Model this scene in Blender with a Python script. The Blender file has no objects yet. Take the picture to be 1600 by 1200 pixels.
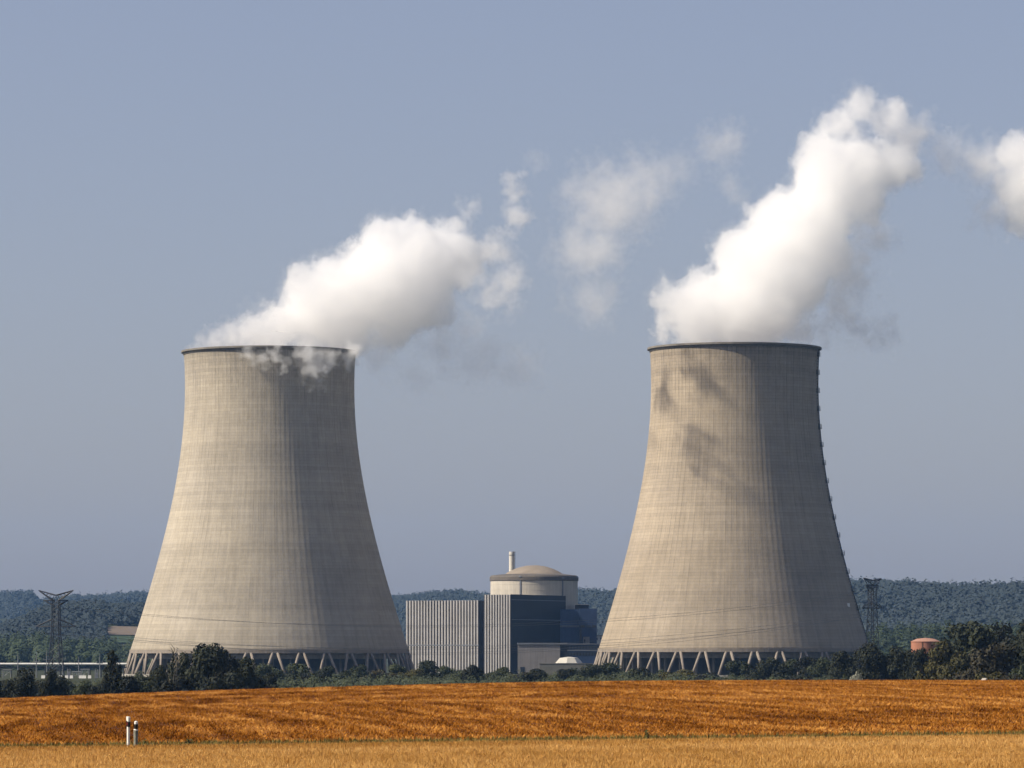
import bpy, bmesh, math, random
import numpy as np
from mathutils import Vector, Matrix

R = math.radians
scene = bpy.context.scene
COL = scene.collection

# ------------------------------------------------------------------ camera
EYE = 12.0                      # camera height above the river plain
F = 6800.0                      # focal length in pixels of the 1600 px wide photograph
HOR = 1020.0                    # horizon row
cam_d = bpy.data.cameras.new("camera")
cam = bpy.data.objects.new("camera", cam_d)
COL.objects.link(cam)
cam.location = (0, 0, EYE)
cam.rotation_euler = (R(90), 0, 0)
cam_d.sensor_width = 36
cam_d.lens = F / 1600 * 36
cam_d.shift_y = (HOR - 600) / 1600
cam_d.clip_start = 1
cam_d.clip_end = 40000
scene.camera = cam

# ------------------------------------------------------------------ light
SUN_EL, SUN_AZ = R(40), R(13)    # azimuth: from straight left, turned towards the camera
to_sun = Vector((-math.cos(SUN_AZ) * math.cos(SUN_EL), -math.sin(SUN_AZ) * math.cos(SUN_EL), math.sin(SUN_EL)))
world = bpy.data.worlds.new("World")
scene.world = world
world.use_nodes = True
wn, wl = world.node_tree.nodes, world.node_tree.links
wn.clear()
sky = wn.new("ShaderNodeTexSky")
sky.sky_type = 'NISHITA'
sky.sun_disc = False
sky.sun_elevation = SUN_EL
sky.sun_rotation = math.atan2(to_sun.x, to_sun.y)
sky.altitude = 60
sky.air_density = 1.0
sky.dust_density = 1.6
sky.ozone_density = 2.0
tint = wn.new("ShaderNodeMix"); tint.data_type = 'RGBA'; tint.blend_type = 'MULTIPLY'
tint.inputs[0].default_value = 1.0
tint.inputs[7].default_value = (0.95, 0.84, 0.91, 1)
veil = wn.new("ShaderNodeMix"); veil.data_type = 'RGBA'      # thin high overcast haze evens out the clear-sky gradient
veil.inputs[0].default_value = 0.36
veil.inputs[7].default_value = (2.90, 3.14, 3.92, 1)
bg = wn.new("ShaderNodeBackground"); bg.inputs[1].default_value = 0.083
wo = wn.new("ShaderNodeOutputWorld")
wl.new(sky.outputs[0], tint.inputs[6]); wl.new(tint.outputs[2], veil.inputs[6]); wl.new(veil.outputs[2], bg.inputs[0]); wl.new(bg.outputs[0], wo.inputs[0])
sun_d = bpy.data.lights.new("sun", 'SUN')
sun_d.energy = 5.0
sun_d.angle = R(0.5)
sun_d.color = (1.0, 0.90, 0.74)
sun = bpy.data.objects.new("sun", sun_d)
COL.objects.link(sun)
sun.rotation_euler = to_sun.to_track_quat('Z', 'Y').to_euler()

scene.view_settings.view_transform = 'Standard'
scene.view_settings.look = 'None'
scene.view_settings.exposure = 0.51
scene.view_settings.gamma = 1.0
cy = scene.cycles
cy.max_bounces = 16
cy.diffuse_bounces = 3
cy.glossy_bounces = 2
cy.transparent_max_bounces = 8
cy.volume_bounces = 14
cy.volume_max_steps = 256
cy.use_adaptive_sampling = True
cy.adaptive_threshold = 0.03
cy.use_denoising = True
cy.denoiser = 'OPENIMAGEDENOISE'
cy.sample_clamp_indirect = 4

# ------------------------------------------------------------------ helpers
def wx(px, Y): return (px - 800) / F * Y
def wz(py, Y): return EYE + (HOR - py) / F * Y
def P(px, py, Y): return Vector((wx(px, Y), Y, wz(py, Y)))

def tag(o, label=None, cat=None, group=None, kind=None):
    if label: o["label"] = label
    if cat: o["category"] = cat
    if group: o["group"] = group
    if kind: o["kind"] = kind
    return o

def empty(name, loc=(0, 0, 0), rz=0.0, label=None, cat=None, group=None):
    o = bpy.data.objects.new(name, None)
    COL.objects.link(o)
    o.location = loc
    o.rotation_euler = (0, 0, rz)
    return tag(o, label, cat, group)

def link(name, me, parent=None, loc=(0, 0, 0), rz=0.0):
    o = bpy.data.objects.new(name, me)
    COL.objects.link(o)
    o.location = loc
    o.rotation_euler = (0, 0, rz)
    if parent is not None: o.parent = parent
    return o

def np_mesh(name, V, faces, mat, smooth=False, k=None):
    """V (n,3) array; faces (m,k) array of one polygon size."""
    me = bpy.data.meshes.new(name)
    V = np.asarray(V, np.float32); Fc = np.asarray(faces, np.int32)
    m, k = Fc.shape
    me.vertices.add(len(V)); me.vertices.foreach_set("co", V.ravel())
    me.loops.add(m * k); me.loops.foreach_set("vertex_index", Fc.ravel())
    me.polygons.add(m); me.polygons.foreach_set("loop_start", np.arange(0, m * k, k, dtype=np.int32))
    if smooth: me.polygons.foreach_set("use_smooth", np.ones(m, bool))
    me.update(calc_edges=True)
    me.materials.append(mat)
    return me

class MB:
    def __init__(self): self.v, self.f = [], []
    def add(self, vs, fs):
        o = len(self.v)
        self.v += [tuple(v) for v in vs]
        self.f += [tuple(i + o for i in f) for f in fs]
        return self
    def box(self, x0, x1, y0, y1, z0, z1):
        vs = [(x, y, z) for z in (z0, z1) for y in (y0, y1) for x in (x0, x1)]
        return self.add(vs, [(0, 2, 3, 1), (4, 5, 7, 6), (0, 1, 5, 4), (2, 6, 7, 3), (0, 4, 6, 2), (1, 3, 7, 5)])
    def bar(self, p, q, w, w2=None):
        p, q = Vector(p), Vector(q); d = (q - p).normalized()
        a = d.orthogonal().normalized(); b = d.cross(a)
        w2 = w if w2 is None else w2
        vs = [c + a * (s * r) + b * (t * r) for c, r in ((p, w / 2), (q, w2 / 2)) for s, t in ((-1, -1), (1, -1), (1, 1), (-1, 1))]
        return self.add(vs, [(0, 3, 2, 1), (4, 5, 6, 7)] + [(i, (i + 1) % 4, 4 + (i + 1) % 4, 4 + i) for i in range(4)])
    def tube(self, pts, rad, n=8, caps=True):
        pts = [Vector(p) for p in pts]
        rad = [rad] * len(pts) if not hasattr(rad, "__len__") else rad
        vs, fs = [], []
        a = None
        for i, p in enumerate(pts):
            d = (pts[min(i + 1, len(pts) - 1)] - pts[max(i - 1, 0)]).normalized()
            a = d.orthogonal().normalized() if a is None else (a - d * a.dot(d)).normalized()
            b = d.cross(a)
            vs += [p + (a * math.cos(6.28318 * k / n) + b * math.sin(6.28318 * k / n)) * rad[i] for k in range(n)]
        for i in range(len(pts) - 1):
            fs += [(i * n + k, i * n + (k + 1) % n, (i + 1) * n + (k + 1) % n, (i + 1) * n + k) for k in range(n)]
        if caps:
            fs += [tuple(range(n))[::-1], tuple(range((len(pts) - 1) * n, len(pts) * n))]
        return self.add(vs, fs)
    def lathe(self, prof, n=64, closed=False):
        """prof: list of (r, z)."""
        vs = [(r * math.cos(6.283185307 * k / n), r * math.sin(6.283185307 * k / n), z) for r, z in prof for k in range(n)]
        m = len(prof)
        fs = []
        for i in range(m if closed else m - 1):
            j = (i + 1) % m
            fs += [(i * n + k, i * n + (k + 1) % n, j * n + (k + 1) % n, j * n + k) for k in range(n)]
        return self.add(vs, fs)
    def build(self, name, mat, parent=None, loc=(0, 0, 0), rz=0.0, smooth=False, bevel=0.0):
        me = bpy.data.meshes.new(name)
        me.from_pydata(self.v, [], self.f)
        if smooth:
            me.polygons.foreach_set("use_smooth", np.ones(len(me.polygons), bool))
        me.materials.append(mat)
        bm = bmesh.new(); bm.from_mesh(me); bmesh.ops.recalc_face_normals(bm, faces=bm.faces); bm.to_mesh(me); bm.free()
        o = link(name, me, parent, loc, rz)
        if bevel:
            b = o.modifiers.new("bevel", 'BEVEL'); b.width = bevel; b.segments = 1; b.limit_method = 'ANGLE'
        return o

# ------------------------------------------------------------------ materials
class NT:
    """Small wrapper for building node trees."""
    def __init__(self, mat):
        mat.use_nodes = True
        self.t = mat.node_tree; self.n = self.t.nodes; self.l = self.t.links
        self.n.clear()
        self.out = self.n.new("ShaderNodeOutputMaterial")
    def put(self, sock, v):
        if hasattr(v, "node"): self.l.new(v, sock)
        elif v is not None: sock.default_value = v
    def math(self, op, a, b=None, c=None, clamp=False):
        n = self.n.new("ShaderNodeMath"); n.operation = op; n.use_clamp = clamp
        self.put(n.inputs[0], a); self.put(n.inputs[1], b); self.put(n.inputs[2], c)
        return n.outputs[0]
    def vec(self, op, a, b=None, scale=None):
        n = self.n.new("ShaderNodeVectorMath"); n.operation = op
        self.put(n.inputs[0], a); self.put(n.inputs[1], b)
        if scale is not None: self.put(n.inputs['Scale'], scale)
        return n.outputs['Value'] if op in ('DISTANCE', 'LENGTH', 'DOT_PRODUCT') else n.outputs[0]
    def coord(self, which='Object'):
        return self.n.new("ShaderNodeTexCoord").outputs[which]
    def sep(self, v):
        n = self.n.new("ShaderNodeSeparateXYZ"); self.l.new(v, n.inputs[0]); return n.outputs
    def comb(self, x, y, z):
        n = self.n.new("ShaderNodeCombineXYZ")
        for s, v in zip(n.inputs, (x, y, z)): self.put(s, v)
        return n.outputs[0]
    def noise(self, v, scale, detail=3, rough=0.55, dist=0.0, color=False, dim='3D'):
        n = self.n.new("ShaderNodeTexNoise"); n.noise_dimensions = dim
        self.put(n.inputs['Vector'], v)
        n.inputs['Scale'].default_value = scale; n.inputs['Detail'].default_value = detail
        n.inputs['Roughness'].default_value = rough; n.inputs['Distortion'].default_value = dist
        return n.outputs['Color' if color else 0]
    def white(self, v, dim='3D'):
        n = self.n.new("ShaderNodeTexWhiteNoise"); n.noise_dimensions = dim
        self.put(n.inputs['W' if dim == '1D' else 'Vector'], v)
        return n.outputs[0]
    def ramp(self, f, stops, interp='LINEAR'):
        n = self.n.new("ShaderNodeValToRGB"); n.color_ramp.interpolation = interp
        e = n.color_ramp.elements
        while len(e) < len(stops): e.new(0.5)
        for q, (p, c) in zip(e, stops):
            q.position = p; q.color = tuple(c) + (1,) if len(c) == 3 else c
        self.l.new(f, n.inputs[0])
        return n.outputs[0]
    def mrange(self, v, a, b, c=0.0, d=1.0, smooth=False):
        n = self.n.new("ShaderNodeMapRange"); n.interpolation_type = 'SMOOTHSTEP' if smooth else 'LINEAR'
        for s, x in zip(n.inputs, (v, a, b, c, d)): self.put(s, x)
        return n.outputs[0]
    def mix(self, f, a, b, mode='MIX'):
        n = self.n.new("ShaderNodeMix"); n.data_type = 'RGBA'; n.blend_type = mode
        self.put(n.inputs[0], f)
        for s, v in ((n.inputs[6], a), (n.inputs[7], b)):
            self.put(s, v if hasattr(v, "node") else tuple(v) + (1,))
        return n.outputs[2]
    def bsdf(self, color, rough=0.85, spec=0.25, bump=None, bump_dist=0.1, metal=0.0):
        b = self.n.new("ShaderNodeBsdfPrincipled")
        self.put(b.inputs['Base Color'], color if hasattr(color, "node") else tuple(color) + (1,))
        self.put(b.inputs['Roughness'], rough); b.inputs['Specular IOR Level'].default_value = spec
        b.inputs['Metallic'].default_value = metal
        if bump is not None:
            n = self.n.new("ShaderNodeBump"); n.inputs['Distance'].default_value = bump_dist
            n.inputs['Strength'].default_value = 1.0
            self.l.new(bump, n.inputs['Height']); self.l.new(n.outputs[0], b.inputs['Normal'])
        self.l.new(b.outputs[0], self.out.inputs[0])
        return b

def mat_simple(name, col, var=0.25, scale=0.6, rough=0.8, spec=0.25, streak=0.0, metal=0.0):
    """Painted / cast surface with blotchy wear and optional vertical rain streaks."""
    m = bpy.data.materials.new(name); t = NT(m)
    c = t.coord()
    n1 = t.noise(c, scale, 5, 0.6)
    k = t.mrange(n1, 0.25, 0.75, 1 - var, 1 + var * 0.5)
    if streak:
        s = t.sep(c)
        n2 = t.noise(t.comb(t.math('MULTIPLY', s[0], 1.0), t.math('MULTIPLY', s[1], 1.0), t.math('MULTIPLY', s[2], 0.06)), 1.2, 4, 0.6)
        k = t.math('MULTIPLY', k, t.mrange(n2, 0.3, 0.75, 1 + streak * 0.3, 1 - streak))
    t.bsdf(t.mix(1.0, col, t.comb(k, k, k), 'MULTIPLY'), rough, spec, metal=metal)
    return m

def mat_tower(name, n_rib, base, seed, grid=1.0):
    """Cast concrete shell: lift bands, meridian and lift joints, rain streaks, soot near the rim."""
    m = bpy.data.materials.new(name); t = NT(m)
    c = t.coord(); s = t.sep(c)
    ang = t.math('ARCTAN2', s[1], s[0])
    th = t.math('MULTIPLY', ang, n_rib / 6.283185307)
    lift = t.math('DIVIDE', s[2], 1.55)
    # tone of each lift and each panel
    w1 = t.white(t.math('ADD', t.math('FLOOR', lift), seed), '1D')
    w2 = t.white(t.comb(t.math('FLOOR', t.math('MULTIPLY', th, 0.5)), t.math('FLOOR', lift), seed), '3D')
    big = t.white(t.math('FLOOR', t.math('ADD', t.math('DIVIDE', s[2], 17.0), t.math('MULTIPLY', w1, 0.12))), '1D')
    tone = t.math('ADD', t.math('ADD', t.math('MULTIPLY', w1, 0.10), t.math('MULTIPLY', w2, 0.07)), t.math('MULTIPLY', big, 0.10))
    # joints
    fz = t.math('ABSOLUTE', t.math('SUBTRACT', t.math('FRACT', lift), 0.5))
    jz = t.mrange(fz, 0.40, 0.47, 0, 1)
    ft = t.math('ABSOLUTE', t.math('SUBTRACT', t.math('FRACT', th), 0.5))
    jt = t.mrange(ft, 0.37, 0.46, 0, 1)
    jsel = t.math('ADD', t.math('MULTIPLY', t.white(t.math('FLOOR', t.math('ADD', th, 0.5)), '1D'), 0.9), 0.25)
    hi = t.mrange(s[2], 20, 150, 0.35, 1.0)
    jn = t.mrange(t.noise(c, 0.05, 3), 0.35, 0.65, 0.4, 1.2)
    jt = t.math('MULTIPLY', t.math('MULTIPLY', jt, jsel), t.math('MULTIPLY', hi, jn))
    # streaks run down the meridians
    sv = t.noise(t.comb(t.math('COSINE', ang), t.math('SINE', ang), t.math('MULTIPLY', s[2], 0.0025)), 22, 4, 0.65)
    sv2 = t.noise(t.comb(t.math('COSINE', ang), t.math('SINE', ang), t.math('MULTIPLY', s[2], 0.006)), 70, 3, 0.6)
    bl = t.noise(c, 0.035, 6, 0.6)
    k = t.math('SUBTRACT', 1.04, tone)
    k = t.math('MULTIPLY', k, t.mrange(sv, 0.3, 0.7, 1.09, 0.86))
    k = t.math('MULTIPLY', k, t.mrange(sv2, 0.35, 0.7, 1.03, 0.93))
    k = t.math('MULTIPLY', k, t.mrange(bl, 0.3, 0.7, 0.90, 1.06))
    k = t.math('SUBTRACT', k, t.math('MULTIPLY', jz, 0.10 * grid))
    k = t.math('SUBTRACT', k, t.math('MULTIPLY', jt, 0.24 * grid))
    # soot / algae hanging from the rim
    # dimmer light on the lower shell, put into the colour with ragged bounds
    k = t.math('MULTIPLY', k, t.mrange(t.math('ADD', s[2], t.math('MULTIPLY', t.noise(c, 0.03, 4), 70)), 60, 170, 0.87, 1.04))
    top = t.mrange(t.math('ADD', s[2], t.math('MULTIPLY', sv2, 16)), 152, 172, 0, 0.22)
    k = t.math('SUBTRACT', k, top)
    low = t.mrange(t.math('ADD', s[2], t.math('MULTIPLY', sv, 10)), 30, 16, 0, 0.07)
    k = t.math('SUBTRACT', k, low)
    warm = t.mix(t.mrange(t.noise(c, 0.02, 3), 0.35, 0.65, 0, 1), base, (base[0] * 0.97, base[1] * 0.985, base[2] * 1.03))
    col = t.mix(1.0, warm, t.comb(k, k, k), 'MULTIPLY')
    hgt = t.math('SUBTRACT', t.math('MULTIPLY', t.noise(c, 1.3, 4), 0.3), t.math('ADD', t.math('MULTIPLY', jz, 0.35), t.math('MULTIPLY', jt, 0.3)))
    t.bsdf(col, 0.9, 0.15, hgt, 0.12)
    return m

def mat_leaf(name, c1, c2, scale=0.5, soft=False):
    m = bpy.data.materials.new(name); t = NT(m)
    oi = t.n.new("ShaderNodeObjectInfo")
    c = t.coord()
    off = t.vec('ADD', c, t.comb(t.math('MULTIPLY', oi.outputs['Random'], 57.0), 3.0, 1.0))
    f = t.math('ADD', t.math('MULTIPLY', t.noise(off, scale, 4, 0.65), 0.9), t.math('MULTIPLY', t.math('SUBTRACT', oi.outputs['Random'], 0.5), 0.35))
    col = t.mix(t.mrange(f, 0.3, 0.65, 0, 1), c1, c2)
    b = t.bsdf(col, 0.75, 0.2)
    if soft:   # sprays in a distant crown face every way: shade them with a blend of their own and the crown's mean direction
        g = t.n.new("ShaderNodeNewGeometry")
        t.l.new(t.vec('NORMALIZE', t.vec('ADD', t.vec('SCALE', g.outputs['Normal'], None, 0.26), (-0.1, -0.35, 0.6))), b.inputs['Normal'])
    return m

def mat_ground(name, stops, s1=0.02, s2=0.4, rough=0.95):
    m = bpy.data.materials.new(name); t = NT(m)
    c = t.coord()
    f = t.math('ADD', t.math('MULTIPLY', t.noise(c, s1, 6, 0.6), 0.6), t.math('MULTIPLY', t.noise(c, s2, 5, 0.65), 0.4))
    t.bsdf(t.ramp(f, stops), rough, 0.1)
    return m

M = {}
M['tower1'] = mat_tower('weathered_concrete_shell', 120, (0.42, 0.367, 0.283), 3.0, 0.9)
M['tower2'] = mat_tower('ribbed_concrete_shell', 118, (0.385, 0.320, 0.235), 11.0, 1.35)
M['rim'] = mat_simple('sooty_rim_concrete', (0.20, 0.18, 0.15), 0.35, 0.3, streak=0.3)
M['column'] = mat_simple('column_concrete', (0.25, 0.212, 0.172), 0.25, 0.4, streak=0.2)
M['fill'] = mat_simple('fill_grey', (0.34, 0.31, 0.27), 0.35, 0.25, streak=0.3)
M['dark'] = mat_simple('dark_interior', (0.03, 0.03, 0.03), 0.3, 0.3)
M['basin'] = mat_simple('basin_concrete', (0.30, 0.28, 0.24), 0.3, 0.2)
M['steel'] = mat_simple('galvanised_steel', (0.022, 0.023, 0.026), 0.25, 0.3, 0.55, 0.4)
M['steel_light'] = mat_simple('pale_galvanised_steel', (0.16, 0.165, 0.17), 0.25, 0.3, 0.55, 0.4)
M['cable'] = mat_simple('cable_aluminium', (0.09, 0.09, 0.09), 0.1, 0.1)
M['clad'] = mat_simple('pale_ribbed_cladding', (0.40, 0.385, 0.375), 0.2, 0.08, 0.6, 0.35, streak=0.15)
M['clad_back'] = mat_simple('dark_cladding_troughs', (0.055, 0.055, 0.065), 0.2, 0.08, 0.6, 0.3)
M['clad_dark'] = mat_simple('navy_black_cladding', (0.012, 0.014, 0.022), 0.3, 0.12, 0.6, 0.25, streak=0.2)
M['line'] = mat_simple('grey_flashing', (0.16, 0.17, 0.19), 0.2, 0.2, 0.6)
M['reactor'] = mat_simple('containment_concrete', (0.46, 0.42, 0.35), 0.2, 0.1, streak=0.22)
M['dome'] = mat_simple('dome_concrete', (0.235, 0.195, 0.15), 0.22, 0.12)
M['belt'] = mat_simple('ring_beam_concrete', (0.12, 0.105, 0.09), 0.3, 0.15, streak=0.3)
M['chimney'] = mat_simple('vent_stack_paint', (0.55, 0.52, 0.46), 0.15, 0.3, streak=0.15)
M['beige'] = mat_simple('grey_beige_render', (0.24, 0.225, 0.22), 0.22, 0.12, streak=0.2)
M['blue'] = mat_simple('blue_cladding', (0.045, 0.082, 0.17), 0.25, 0.12, 0.6, streak=0.2)
M['blue_dark'] = mat_simple('dark_blue_cladding', (0.027, 0.048, 0.11), 0.25, 0.12, 0.6, streak=0.2)
M['window'] = mat_simple('dark_glazing', (0.02, 0.025, 0.035), 0.2, 0.2, 0.2, 0.5)
M['white'] = mat_simple('white_paint', (0.78, 0.76, 0.70), 0.12, 0.5, 0.55, 0.3, streak=0.15)
M['tent'] = mat_simple('white_membrane', (0.44, 0.42, 0.37), 0.12, 0.2, 0.6)
M['olive_wall'] = mat_simple('mossy_low_wall', (0.16, 0.155, 0.13), 0.3, 0.2)
M['salmon'] = mat_simple('salmon_render', (0.31, 0.135, 0.085), 0.2, 0.2, streak=0.15)
M['salmon_top'] = mat_simple('salmon_roof', (0.33, 0.18, 0.13), 0.2, 0.2)
M['post_white'] = mat_simple('post_white_plastic', (0.82, 0.78, 0.70), 0.12, 6, 0.5, 0.4, streak=0.2)
M['post_black'] = mat_simple('post_black_band', (0.012, 0.012, 0.012), 0.3, 6, 0.5)
M['post_grey'] = mat_simple('post_dirty_grey', (0.27, 0.27, 0.22), 0.5, 5, 0.8, streak=0.4)
M['red_reflector'] = mat_simple('red_reflector', (0.12, 0.01, 0.01), 0.2, 8, 0.3)
M['insulator'] = mat_simple('insulator_glass', (0.16, 0.19, 0.18), 0.2, 1, 0.3, 0.5)
M['bark'] = mat_simple('bark', (0.07, 0.055, 0.04), 0.4, 2, 0.95)
M['pale_bark'] = mat_simple('pale_bare_bark', (0.20, 0.175, 0.13), 0.4, 2, 0.95)
M['leaf_dark'] = mat_leaf('dark_leaves', (0.008, 0.010, 0.006), (0.028, 0.033, 0.017), 0.35)
M['leaf_green'] = mat_leaf('green_leaves', (0.018, 0.024, 0.012), (0.062, 0.074, 0.036), 0.4)
M['leaf_olive'] = mat_leaf('olive_leaves', (0.024, 0.024, 0.007), (0.075, 0.066, 0.02), 0.4)
M['leaf_brown'] = mat_leaf('dull_brown_leaves', (0.020, 0.018, 0.010), (0.052, 0.045, 0.024), 0.4)
M['leaf_pale'] = mat_leaf('pale_grey_leaves', (0.12, 0.125, 0.09), (0.26, 0.26, 0.20), 0.5)
M['leaf_weed'] = mat_leaf('weed_leaves', (0.03, 0.04, 0.012), (0.10, 0.10, 0.03), 4.0)
M['wood_far'] = mat_leaf('haze_tinted_far_leaves', (0.024, 0.034, 0.037), (0.040, 0.052, 0.053), 0.02, soft=True)  # blue of distant haze is mixed into the leaf colour
M['wood_mid'] = mat_leaf('near_wood_leaves', (0.010, 0.017, 0.008), (0.040, 0.058, 0.026), 0.08)
M['ground'] = mat_ground('plain_grass', [(0.3, (0.018, 0.022, 0.010)), (0.5, (0.035, 0.040, 0.018)), (0.7, (0.06, 0.055, 0.027))])
M['verge'] = mat_ground('verge_soil', [(0.3, (0.05, 0.035, 0.012)), (0.5, (0.12, 0.075, 0.022)), (0.7, (0.16, 0.11, 0.03))], 0.3, 2.0)
M['far_field'] = mat_ground('far_ploughed_soil', [(0.3, (0.12, 0.093, 0.07)), (0.7, (0.17, 0.135, 0.10))], 0.02, 0.1)
M['far_meadow'] = mat_ground('far_meadow_grass', [(0.3, (0.035, 0.055, 0.03)), (0.7, (0.055, 0.08, 0.042))], 0.02, 0.1)

def mat_crop(name, dark, mid, light, rw=0.50):
    """Dry stems: colour by drill rows, wheel tracks and patchy ripeness across the field."""
    m = bpy.data.materials.new(name); t = NT(m)
    c = t.coord(); s = t.sep(c)
    warp = t.noise(t.comb(s[0], s[1], 0.0), 0.012, 2, 0.5)
    wy = t.math('ADD', t.math('ADD', s[0], t.math('MULTIPLY', s[1], 0.125)), t.math('MULTIPLY', warp, 26))
    rows = t.noise(t.comb(wy, t.math('MULTIPLY', s[1], 0.02), 0.0), 0.55, 4, 0.65)
    fine = t.noise(c, 2.6, 3, 0.7)
    patch = t.noise(t.comb(t.math('MULTIPLY', s[0], 0.35), s[1], 0.0), 0.05, 4, 0.6)
    f = t.math('ADD', t.math('ADD', t.math('MULTIPLY', rows, rw), t.math('MULTIPLY', fine, 0.75 - rw)), t.math('MULTIPLY', patch, 0.32))
    col = t.ramp(f, [(0.455, dark), (0.54, mid), (0.625, light)])
    t.bsdf(col, 0.9, 0.02)
    return m
M['crop_brown'] = mat_crop('rusty_stubble', (0.15, 0.050, 0.007), (0.34, 0.136, 0.021), (0.54, 0.275, 0.068))
M['soil_brown'] = mat_crop('rusty_soil', (0.08, 0.025, 0.004), (0.19, 0.070, 0.010), (0.30, 0.13, 0.027))
M['crop_gold'] = mat_crop('ripe_wheat', (0.355, 0.172, 0.038), (0.50, 0.280, 0.080), (0.60, 0.372, 0.135), 0.15)
M['soil_gold'] = mat_crop('wheat_floor', (0.16, 0.07, 0.014), (0.30, 0.14, 0.026), (0.40, 0.20, 0.045))
M['grass_verge'] = mat_leaf('verge_grass_blades', (0.05, 0.045, 0.010), (0.17, 0.13, 0.03), 1.2)

# ------------------------------------------------------------------ terrain
_Y = np.array([-400, 0, 60, 120, 171, 174, 178, 185, 189, 240, 300, 360, 430, 470, 510, 560, 620, 700, 780, 900, 20000.])
_D = np.array([1.9, 1.9, 3.2, 3.85, 4.06, 3.98, 3.90, 3.83, 3.76, 3.66, 3.50, 3.32, 3.20, 3.34, 3.85, 4.9, 7.3, 10.3, 11.7, 12, 12.])
_yy = np.arange(-400, 1200, 1.0)
_dd = np.interp(_yy, _Y, _D)
_k = np.exp(-np.linspace(-2, 2, 13) ** 2); _k /= _k.sum()
_pad = np.pad(_dd, 6, mode='edge'); _dd = np.convolve(_pad, _k, 'valid')

RIDGE_X = np.array([-900, -300, 0, 30, 48, 62, 95, 110, 150, 180, 225, 300, 600, 640, 705, 760, 910, 950, 1340, 1400, 1450, 1530, 1600, 1900, 2600.])
RIDGE_P = np.array([940, 930, 925, 922, 922, 934, 931, 927, 929, 925, 923, 924, 929, 927, 921, 926, 919, 921, 905, 907, 909, 912, 908, 912, 925.])
NEAR_X = np.array([-900, -300, -100, 0, 40, 80, 130, 165, 220, 300, 400, 520, 600.])
NEAR_P = np.array([1016, 1010, 1000, 972, 956, 941, 934, 936, 938, 946, 975, 1010, 1022.])
BELTL_X = np.array([-400, -100, 0, 40, 100, 160, 215, 300, 420.]); BELTL_P = np.array([996, 992, 994, 990, 996, 1002, 1007, 1010, 1022.])
BELTR_X = np.array([1300, 1345, 1380, 1430, 1480, 1530, 1600, 1750, 2000.]); BELTR_P = np.array([1022, 985, 980, 977, 975, 976, 975, 975, 1000.])
Y_NEAR, Y_BL, Y_BR = 4100.0, 3000.0, 2900.0
def ridge_y(px): return np.interp(px, [0, 250, 700, 1000, 1300, 1600], [8200, 7600, 7000, 6400, 5300, 5000])

def smooth01(t):
    t = np.clip(t, 0, 1); return t * t * (3 - 2 * t)

def hill(X, Y, xs, ps, Y0, front, back, tree):
    px = 800 + F * X / np.maximum(Y, 500)
    top = EYE + (HOR - np.interp(px, xs, ps)) / F * Y0 - tree
    top = np.maximum(top, 0)
    t = np.where(Y < Y0, smooth01((Y - (Y0 - front)) / front), 1 - 0.7 * smooth01((Y - Y0) / back))
    return top * t

def ground_z(X, Y):
    X = np.asarray(X, float); Y = np.asarray(Y, float)
    d = np.interp(Y, _yy, _dd)
    s = np.interp(Y, [0, 190, 430, 560, 760], [0.010, 0.0125, 0.0187, 0.012, 0.0])
    q = np.interp(Y, [0, 190, 430, 560, 760], [0, 0, 0.00026, 0.0002, 0.0])
    Xc = np.clip(X, -90, 90)
    z = EYE - (d - s * Xc + q * Xc ** 2)
    und = 0.10 * np.sin(X * 0.11 + Y * 0.031) * np.sin(Y * 0.045 + 1.3) * np.interp(Y, [190, 230, 470, 600], [0, 1, 1, 0])
    z = z + und
    h = np.maximum.reduce([hill(X, Y, RIDGE_X, RIDGE_P, ridge_y(800 + F * X / np.maximum(Y, 500)), 1800, 2500, 14),
                           hill(X, Y, NEAR_X, NEAR_P, Y_NEAR, 800, 900, 14),
                           hill(X, Y, BELTL_X, BELTL_P, Y_BL, 240, 500, 13),
                           hill(X, Y, BELTR_X, BELTR_P, Y_BR, 240, 500, 14)])
    return z + h

def grid_mesh(name, xs, ys, zfun, mat, smooth=True):
    XX, YY = np.meshgrid(xs, ys)
    ZZ = zfun(XX, YY)
    V = np.stack([XX.ravel(), YY.ravel(), ZZ.ravel()], 1)
    nx, ny = len(xs), len(ys)
    i = np.arange(ny - 1)[:, None] * nx + np.arange(nx - 1)[None, :]
    i = i.ravel()
    Fc = np.stack([i, i + 1, i + nx + 1, i + nx], 1)
    return np_mesh(name, V, Fc, mat, smooth)

def uniq(*a): return np.unique(np.concatenate(a))
gx = uniq(np.arange(-120, 121, 6.0), np.arange(-1500, 1501, 40.0), np.arange(-11000, 11001, 500.0))
gy = uniq(np.arange(-300, 160, 10.0), np.arange(160, 200, 1.5), np.arange(200, 640, 7.0), np.arange(640, 2600, 40.0), np.arange(2600, 8600, 60.0), np.arange(8600, 11001, 300.0))
tag(link('ground', grid_mesh('ground', gx, gy, ground_z, M['ground'])), kind='structure')

def sheet(name, x0, x1, y0, y1, step, lift, mat, skirt=False):
    xs = np.arange(x0, x1 + 0.01, step); ys = np.arange(y0, y1 + 0.01, step)
    if skirt:
        ys = np.concatenate([ys, [ys[-1] + 0.05]])
        f = lambda X, Y: ground_z(X, np.minimum(Y, y1)) + np.where(Y > y1 + 0.03, -0.05, lift)
    else:
        f = lambda X, Y: ground_z(X, Y) + lift
    return tag(link(name, grid_mesh(name, xs, ys, f, mat)), kind='structure')
sheet('wheat_field', -60, 60, 20, 171, 1.5, 0.42, M['soil_gold'], skirt=True)
sheet('stubble_field', -96, 96, 187.5, 480, 2.5, 0.06, M['soil_brown'])
sheet('verge', -60, 60, 171.6, 187.3, 0.8, 0.05, M['verge'])

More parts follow.
